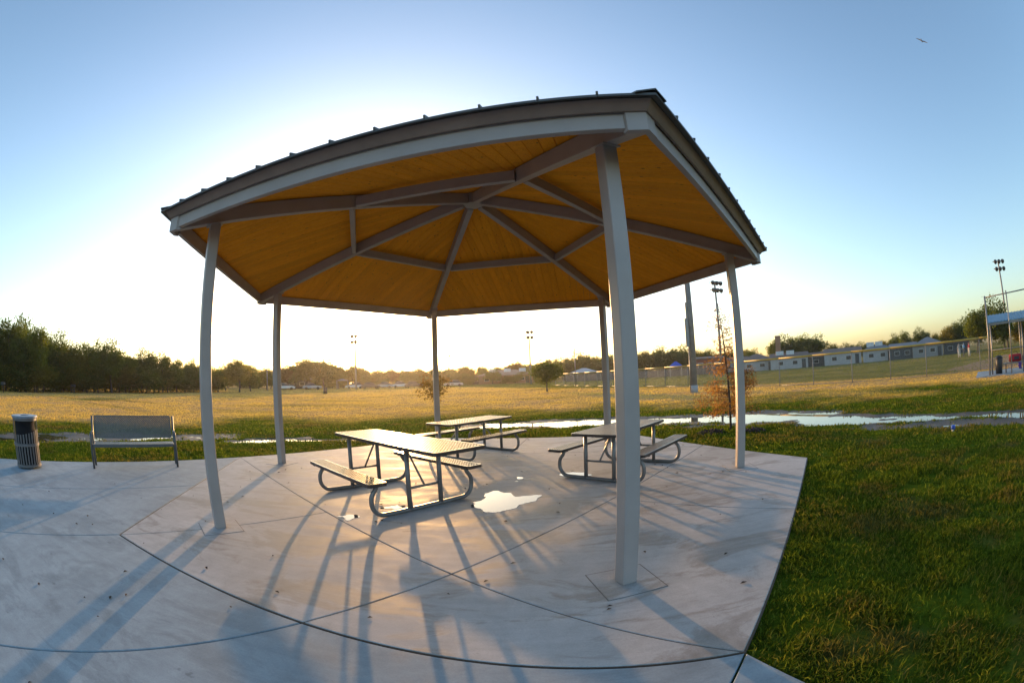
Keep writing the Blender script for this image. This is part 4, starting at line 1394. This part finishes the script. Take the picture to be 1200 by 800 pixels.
# ------------------------------------------------------------------ houses and far buildings
def house(az, d, wd, dp, wh, rh, wallm, roofm, label, hip=False, win=3, units=0, turn=0.0, name='house', door=True):
    p = pol(az, d)
    t = thing(name, (p.x, p.y, GROUND_Z - 0.05), -R(az) + R(turn), label, 'house' if name == 'house' else 'building', None)
    MB().box((0, dp / 2, wh / 2), (wd, dp, wh)).build('wall', wallm, t)
    ov = 0.35
    m = MB()
    x0_, x1_, y0_, y1_ = -wd / 2 - ov, wd / 2 + ov, -ov, dp + ov
    ins = (dp / 2 + ov) * (0.9 if hip else 0.0)
    ins = min(ins, wd / 2)
    vs_ = [(x0_, y0_, wh), (x1_, y0_, wh), (x1_, y1_, wh), (x0_, y1_, wh), (x0_ + ins, (y0_ + y1_) / 2, wh + rh), (x1_ - ins, (y0_ + y1_) / 2, wh + rh)]
    vs_ += [(a_, b_, c_ + .14) for a_, b_, c_ in vs_]
    m.add(vs_, [(3, 2, 1, 0), (6, 7, 11, 10), (8, 9, 10, 11), (7, 8, 11), (9, 6, 10), (0, 1, 7, 6), (1, 2, 8, 7), (2, 3, 9, 8), (3, 0, 6, 9), (0, 4, 5, 1), (3, 2, 5, 4)])
    rf = m.build('roof', roofm, t)
    for i in range(win):
        x_ = -wd / 2 + (i + 0.7) * wd / (win + 0.6)
        wn_ = MB().box((x_, -0.02, wh * 0.56), (min(1.3, wd / (win + 1) * .7), 0.05, wh * 0.38)).build('window', 'white', t)
        MB().box((x_, -0.05, wh * 0.56), (min(1.15, wd / (win + 1) * .6), 0.05, wh * 0.32)).build('pane', 'darkglass', wn_)
    if door:
        MB().box((wd / 2 - wd * 0.09 - .2, -0.025, wh * 0.42), (0.95, 0.06, wh * 0.84)).build('door', 'darkmetal', t)
    for i in range(units):
        MB().box((-wd / 4 + i * wd / 3.5, dp * 0.35, wh + rh * 0.65 + .45), (1.9, 1.4, 1.0)).build('roof_unit', 'white', rf, bevel=0.05)
    return t
house(32.0, 104, 8.5, 8, 2.3, 1.5, 'housewall', 'houseroof', 'pale low house with brown hip roof beside the right column', True, 2)
house(36.4, 101, 9.0, 8, 2.4, 1.1, 'housewall', 'houseroof', 'pale house with white roof units in front of the brick chimney', False, 2, 2)
house(40.3, 104, 6.0, 7, 2.1, 1.0, 'screen', 'houseroof', 'grey house with dark walls right of the chimney house', False, 1)
house(43.8, 100, 9.0, 8, 2.5, 1.0, 'housewall', 'houseroof', 'long pale house with a bright garage door', False, 2, 0, 0)
house(48.8, 100, 7.5, 8, 2.4, 1.3, 'housewall', 'greyroof', 'pale house with grey roof and white roof units', True, 2, 2)
house(52.4, 98, 6.5, 8, 2.3, 0.9, 'screen', 'greyroof', 'grey low house behind the fence before a round tree', False, 2)
house(56.0, 96, 7.5, 8, 2.3, 1.5, 'greyfab', 'greyroof', 'grey house with pitched grey roof left of the players', True, 2)
house(60.2, 98, 6.5, 8, 2.2, 1.3, 'screen', 'houseroof', 'dark low house behind the players', False, 2)
house(-1.0, 122, 15, 10, 2.3, 1.5, 'chimbrick', 'schoolroof', 'low tan-roofed school building with white roof units', True, 4, 3, 0, 'school_building')
house(-6.0, 130, 10, 9, 2.2, 0.7, 'screen', 'greyroof', 'dark flat building left of the tan-roofed school', False, 3, 1, 0, 'school_annexe')
house(25.7, 108, 7.5, 7, 3.7, 0.5, 'brick', 'houseroof', 'red brick building behind the rusty cypress', False, 3, 0, 0, 'brick_building')
house(29.0, 112, 7, 7, 2.4, 1.2, 'housewall', 'houseroof', 'pale house hidden partly by the right column', False, 2)
house(-28.2, 112, 7, 6, 2.3, 1.0, 'screen', 'greyroof', 'small dark house left of the parked cars', False, 2)
house(-60.0, 72, 5, 5, 2.0, 0.6, 'housewall', 'greyroof', 'pale shed half hidden under the wood', False, 1, 0, 0, 'garden_shed')

p = pol(35.0, 112)
t = thing('brick_chimney', (p.x, p.y, GROUND_Z), -R(35), 'tall tan brick chimney behind the pale houses', 'chimney')
MB().box((0, 0, 3.9), (1.35, 1.35, 7.8)).build('stack', 'chimbrick', t)
MB().box((0, 0, 7.85), (1.5, 1.5, 0.25)).build('cap', 'chimbrick', t)
def shelter(az, d, wd, h0, h1, roofm, label, name, cat):
    p = pol(az, d)
    t = thing(name, (p.x, p.y, GROUND_Z), -R(az), label, cat)
    for sx_ in (-1, 1):
        for sy_ in (-1, 1):
            MB().box((sx_ * wd * .42, sy_ * wd * .3, h0 / 2), (0.14, 0.14, h0)).build('post', 'galv', t)
    m = MB()
    x_, y_ = wd / 2, wd * .38
    m.add([(-x_, -y_, h0), (x_, -y_, h0), (x_, y_, h0), (-x_, y_, h0), (-x_ * .15, 0, h1), (x_ * .15, 0, h1)], [(3, 2, 1, 0), (0, 1, 5, 4), (1, 2, 5), (2, 3, 4, 5), (3, 0, 4)])
    m.build('roof', roofm, t)
shelter(9.2, 112, 8.0, 2.0, 3.2, 'housewall', 'open shelter with pale hipped roof behind the dark windscreen', 'picnic_shelter', 'shelter')
shelter(21.2, 96, 3.0, 2.3, 3.3, 'brightblue', 'bright blue peaked canopy beyond the ball field', 'canopy_tent', 'canopy')
shelter(-22.3, 100, 3.0, 1.9, 2.3, 'greyroof', 'small open kiosk with flat roof beside the parked cars', 'kiosk', 'kiosk')

# ------------------------------------------------------------------ parked cars
def car(p, rz, paint, label):
    t = thing('parked_car', (p.x, p.y, GROUND_Z), rz, label, 'car', 'cars parked beyond the field')
    W_ = 1.75
    low = [(-2.2, .35), (-2.2, .72), (-1.95, .86), (1.0, .90), (1.9, .80), (2.2, .66), (2.2, .35)]
    cab = [(-1.75, .86), (-1.25, 1.38), (-0.2, 1.46), (0.45, 1.38), (1.1, .90)]
    def ext(prof, w_, tw):
        m = MB(); n_ = len(prof)
        m.v = [(x, -w_ / 2 + (tw if z > 1.0 else 0), z) for x, z in prof] + [(x, w_ / 2 - (tw if z > 1.0 else 0), z) for x, z in prof]
        m.f = [tuple(range(n_)), tuple(range(n_, 2 * n_))[::-1]] + [(i, i + n_, (i + 1) % n_ + n_, (i + 1) % n_) for i in range(n_)]
        return m
    ext(low, W_, 0).build('body', paint, t, bevel=0.06)
    ext(cab, W_ - .1, .16).build('cabin_glass', 'darkglass', t, bevel=0.05)
    m = MB(); m.box((-0.38, 0, 1.45), (1.25, W_ - .42, 0.05)); m.build('roof', paint, t, bevel=0.02)
    for x_ in (-1.35, 1.35):
        for s_ in (-1, 1):
            MB().tube([(x_, s_ * (W_ / 2 - .2), .32), (x_, s_ * (W_ / 2 + .01), .32)], .32, 14).build('wheel', 'tyre', t, True)
    for s_ in (-1, 1):
        MB().box((2.2, s_ * .6, .66), (.06, .35, .13)).build('headlight', 'white', t)
cl = ['white', 'silver', 'dark', 'red']
for i, (az, c_) in enumerate([(-29.9, 0), (-26.3, 1), (-20.7, 0), (-18.6, 2), (-16.9, 1), (-14.6, 0), (-12.9, 2), (-7.8, 1)]):
    car(pol(az, 100 + (i % 3) * 1.0), -R(az) + R([6, -4, 180, 2, 178, 5, 0, 182][i]), CARM[c_], 'parked %s car %s' % (cl[c_], ['left of the small dark house', 'between the small dark house and the kiosk', 'just right of the kiosk by the four-lamp pole', 'right of the white car by the four-lamp pole', 'in the middle of the row beyond the field', 'towards the right end of the row', 'at the right end of the row', 'alone behind the back column'][i]))

# ------------------------------------------------------------------ small things
for az, d, lb in ((-70.4, 52, 'dark pedestal park grill beyond the litter bin'), (-59.6, 58, 'dark pedestal park grill beyond the bench by the wood')):
    p = pol(az, d)
    t = thing('park_grill', (p.x, p.y, GROUND_Z), 0.5, lb, 'grill', 'pedestal grills in the park')
    MB().tube([(0, 0, 0), (0, 0, .75)], .05, 8).build('pedestal', 'darkmetal', t, True)
    MB().box((0, 0, .90), (.55, .42, .28)).build('firebox', 'darkmetal', t, bevel=.02)
p = pol(-24.6, 62)
t = thing('litter_barrel', (p.x, p.y, GROUND_Z), 0, 'small dark barrel alone on the dry field before the parked cars', 'barrel')
MB().tube([(0, 0, 0), (0, 0, .8)], [.3, .3], 14).build('body', 'darkmetal', t, True)
MB().tube([(0, 0, .8), (0, 0, .86), (0, 0, .95)], [.32, .32, .12], 14).build('lid', 'darkmetal', t, True)

p = pol(59.7, 9.55)
gz = float(ground_h(np.array([p.x]), np.array([p.y]))[0])
t = thing('valve_marker', (p.x, p.y, gz), .3, 'small bright blue marker cap standing in the mud by the puddle', 'marker')
MB().tube([(0, 0, 0), (0, 0, .09)], .03, 10).build('stem', 'white', t, True)
MB().tube([(0, 0, .07), (0, 0, .13), (0, 0, .15)], [.055, .055, .03], 12).build('cap', 'brightblue', t, True)

# bird
bp = Vector((38 * math.sin(R(69.2)) * math.cos(R(33.5)), 38 * math.cos(R(69.2)) * math.cos(R(33.5)), 1.6 + 38 * math.sin(R(33.5))))
t = thing('bird', bp, R(35), 'dark bird gliding high above the ball field', 'bird')
t.rotation_euler = (R(40), R(-10), R(25))
MB().tube([(-.28, 0, 0), (-.18, 0, 0), (0, 0, 0), (.14, 0, .01), (.22, 0, .015), (.27, 0, 0)], [.01, .035, .06, .04, .035, .006], 10).build('body', 'birdm', t, True)
for s_ in (-1, 1):
    m = MB()
    top = [(.08, .03, .02), (.10, .22, .07), (.03, .5, .05), (-.06, .5, .045), (-.08, .22, .06), (-.09, .03, .02)]
    m.v = [(x, s_ * y, z) for x, y, z in top] + [(x, s_ * y, z - .012) for x, y, z in top]
    m.f = [tuple(range(6)), tuple(range(6, 12))[::-1]] + [(i, (i + 1) % 6, (i + 1) % 6 + 6, i + 6) for i in range(6)]
    m.build('wing', 'birdm', t)
MB().add([(-.24, .02, 0), (-.24, -.02, 0), (-.42, -.07, 0), (-.42, .07, 0), (-.24, .02, .01), (-.24, -.02, .01), (-.42, -.07, .01), (-.42, .07, .01)],
         [(0, 1, 2, 3), (7, 6, 5, 4), (0, 4, 5, 1), (1, 5, 6, 2), (2, 6, 7, 3), (3, 7, 4, 0)]).build('tail', 'birdm', t)

# ------------------------------------------------------------------ grass
hexn = [(math.cos(PHI + R(30 + 60 * k)), math.sin(PHI + R(30 + 60 * k))) for k in range(6)]
def in_paving(x, y, m=0.0):
    hx = np.max([(x - PAV.x) * a_ + (y - PAV.y) * b_ for a_, b_ in hexn], axis=0) < PADR * c30 + m
    u = (x - vBL.x) * NW.x + (y - vBL.y) * NW.y          # >0 beyond field edge
    nn = Vector((-rad0.y, rad0.x, 0))                     # right of the radial edge
    v = (x - vN.x) * nn.x + (y - vN.y) * nn.y
    side = (x - vBL.x) * DW.x + (y - vBL.y) * DW.y
    al = (x - vL.x) * DW.x + (y - vL.y) * DW.y
    ln_ = (x - vL.x) * (vN - vL).normalized().y - (y - vL.y) * (vN - vL).normalized().x   # >0 : camera side of L-N line
    lb_ = -((x - vBL.x) * (vBL - vL).normalized().y - (y - vBL.y) * (vBL - vL).normalized().x)
    outer = (u < m) & (v < m) & ((ln_ > -m) | (lb_ > -m)) & (al > -LEN)
    return hx | outer

GV, GF, GRN = [], [], []
nb = 0
def scatter(r0_, r1_, az0, az1, dens, hgt, wid, lean):
    global nb
    area = 0.5 * (r1_ ** 2 - r0_ ** 2) * R(az1 - az0)
    n = int(area * dens)
    r_ = np.sqrt(rng.uniform(r0_ ** 2, r1_ ** 2, n)); a_ = np.radians(rng.uniform(az0, az1, n))
    x, y = r_ * np.sin(a_), r_ * np.cos(a_)
    # clumping
    keep = fbm(x * 3.2, y * 3.2, 3) + rng.uniform(-.25, .25, n) > 0.40
    keep &= ~in_paving(x, y, 0.01)
    bs = basin(x, y)
    keep &= bs + rng.uniform(-.014, .014, n) < 0.018
    x, y = x[keep], y[keep]
    n = len(x)
    z = ground_h(x, y)
    hh_ = hgt * rng.uniform(0.45, 1.25, n) * (0.25 + 1.5 * fbm(x * 1.4, y * 1.4 + 30, 4))
    th = rng.uniform(0, 2 * np.pi, n)
    ww = wid * rng.uniform(0.6, 1.3, n)
    la, lm = rng.uniform(0, 2 * np.pi, n), lean * rng.uniform(0.2, 1.5, n) * hh_
    bx_, by_ = np.cos(th) * ww / 2, np.sin(th) * ww / 2
    p0 = np.stack([x - bx_, y - by_, z - .008], 1); p1 = np.stack([x + bx_, y + by_, z - .008], 1)
    mx_, my_ = x + np.cos(la) * lm * .35, y + np.sin(la) * lm * .35
    p2 = np.stack([mx_ + bx_ * .8, my_ + by_ * .8, z + hh_ * .6], 1); p3 = np.stack([mx_ - bx_ * .8, my_ - by_ * .8, z + hh_ * .6], 1)
    p4 = np.stack([x + np.cos(la) * lm, y + np.sin(la) * lm, z + hh_], 1)
    V = np.stack([p0, p1, p2, p3, p4], 1).reshape(-1, 3)
    k = nb + np.arange(n)[:, None] * 5
    f = np.concatenate([k + np.array([[0, 1, 2]]), k + np.array([[0, 2, 3]]), k + np.array([[3, 2, 4]])], 1).reshape(-1, 3)
    GV.append(V); GF.append(f); GRN.append(np.repeat(rng.uniform(0, 1, n), 3))
    nb += 5 * n
scatter(0.9, 4.5, 30, 120, 4200, 0.050, 0.0105, 1.0)
scatter(4.5, 8.0, 30, 110, 2000, 0.050, 0.016, 1.0)
scatter(8.0, 13.0, -85, 95, 700, 0.05, 0.024, 1.0)
scatter(13.0, 19.0, -85, 90, 260, 0.05, 0.036, 1.0)
scatter(19.0, 25.0, -85, 85, 130, 0.045, 0.04, 1.0)
scatter(25.0, 42.0, -85, 80, 60, 0.055, 0.040, 1.0)
scatter(42.0, 70.0, -82, 75, 22, 0.07, 0.065, 1.0)
scatter(70.0, 115.0, -60, 70, 6, 0.09, 0.12, 1.0)
V, Fq, Rn = np.concatenate(GV), np.concatenate(GF), np.concatenate(GRN)
tag(obj('lawn_grass', np_mesh('lawn_grass', V, Fq, 'grass', Rn)), 'short mown grass with brown patches round the slab', 'grass', kind='stuff')

# ------------------------------------------------------------------ evening haze
hm = bpy.data.materials.new('evening_haze')
hm.use_nodes = True
ht = hm.node_tree
for n_ in list(ht.nodes):
    ht.nodes.remove(n_)
hv = ht.nodes.new('ShaderNodeVolumePrincipled')
hv.inputs['Color'].default_value = (0.95, 0.93, 0.90, 1)
hv.inputs['Density'].default_value = 0.00030
hv.inputs['Anisotropy'].default_value = 0.75
ho = ht.nodes.new('ShaderNodeOutputMaterial')
ht.links.new(hv.outputs[0], ho.inputs['Volume'])
hz = MB().box((0, 0, 11.5), (1100, 1100, 26)).build('haze', hm)
tag(hz, 'thin warm evening haze over the field', kind='stuff')

# ------------------------------------------------------------------ fallen leaves and grit on the slab
lv = MB()
gl = random.Random(21)
for i in range(150):
    if i < 90:
        a_, r_ = gl.uniform(0, 6.28), 4.9 * math.sqrt(gl.random())
        x, y = PAV.x + r_ * math.cos(a_), PAV.y + r_ * math.sin(a_)
    else:
        q = vL - DW * gl.uniform(-1, 7) + NW * gl.uniform(-4.5, 4.0)
        x, y = q.x, q.y
    s_ = gl.uniform(0.006, 0.022)
    th = gl.uniform(0, 6.28)
    c_, d_ = math.cos(th) * s_, math.sin(th) * s_
    h_ = gl.uniform(0.004, 0.012)
    lv.add([(x - c_ * 1.5, y - d_ * 1.5, 0.004), (x + d_ * .7, y - c_ * .7, 0.004 + h_), (x + c_ * 1.5, y + d_ * 1.5, 0.005), (x - d_ * .7, y + c_ * .7, 0.004 + h_)], [(0, 1, 2), (0, 2, 3)])
tag(lv.build('leaf_litter', 'mulch'), 'scattered dry leaf bits and grit lying on the slabs', 'leaves', kind='stuff')
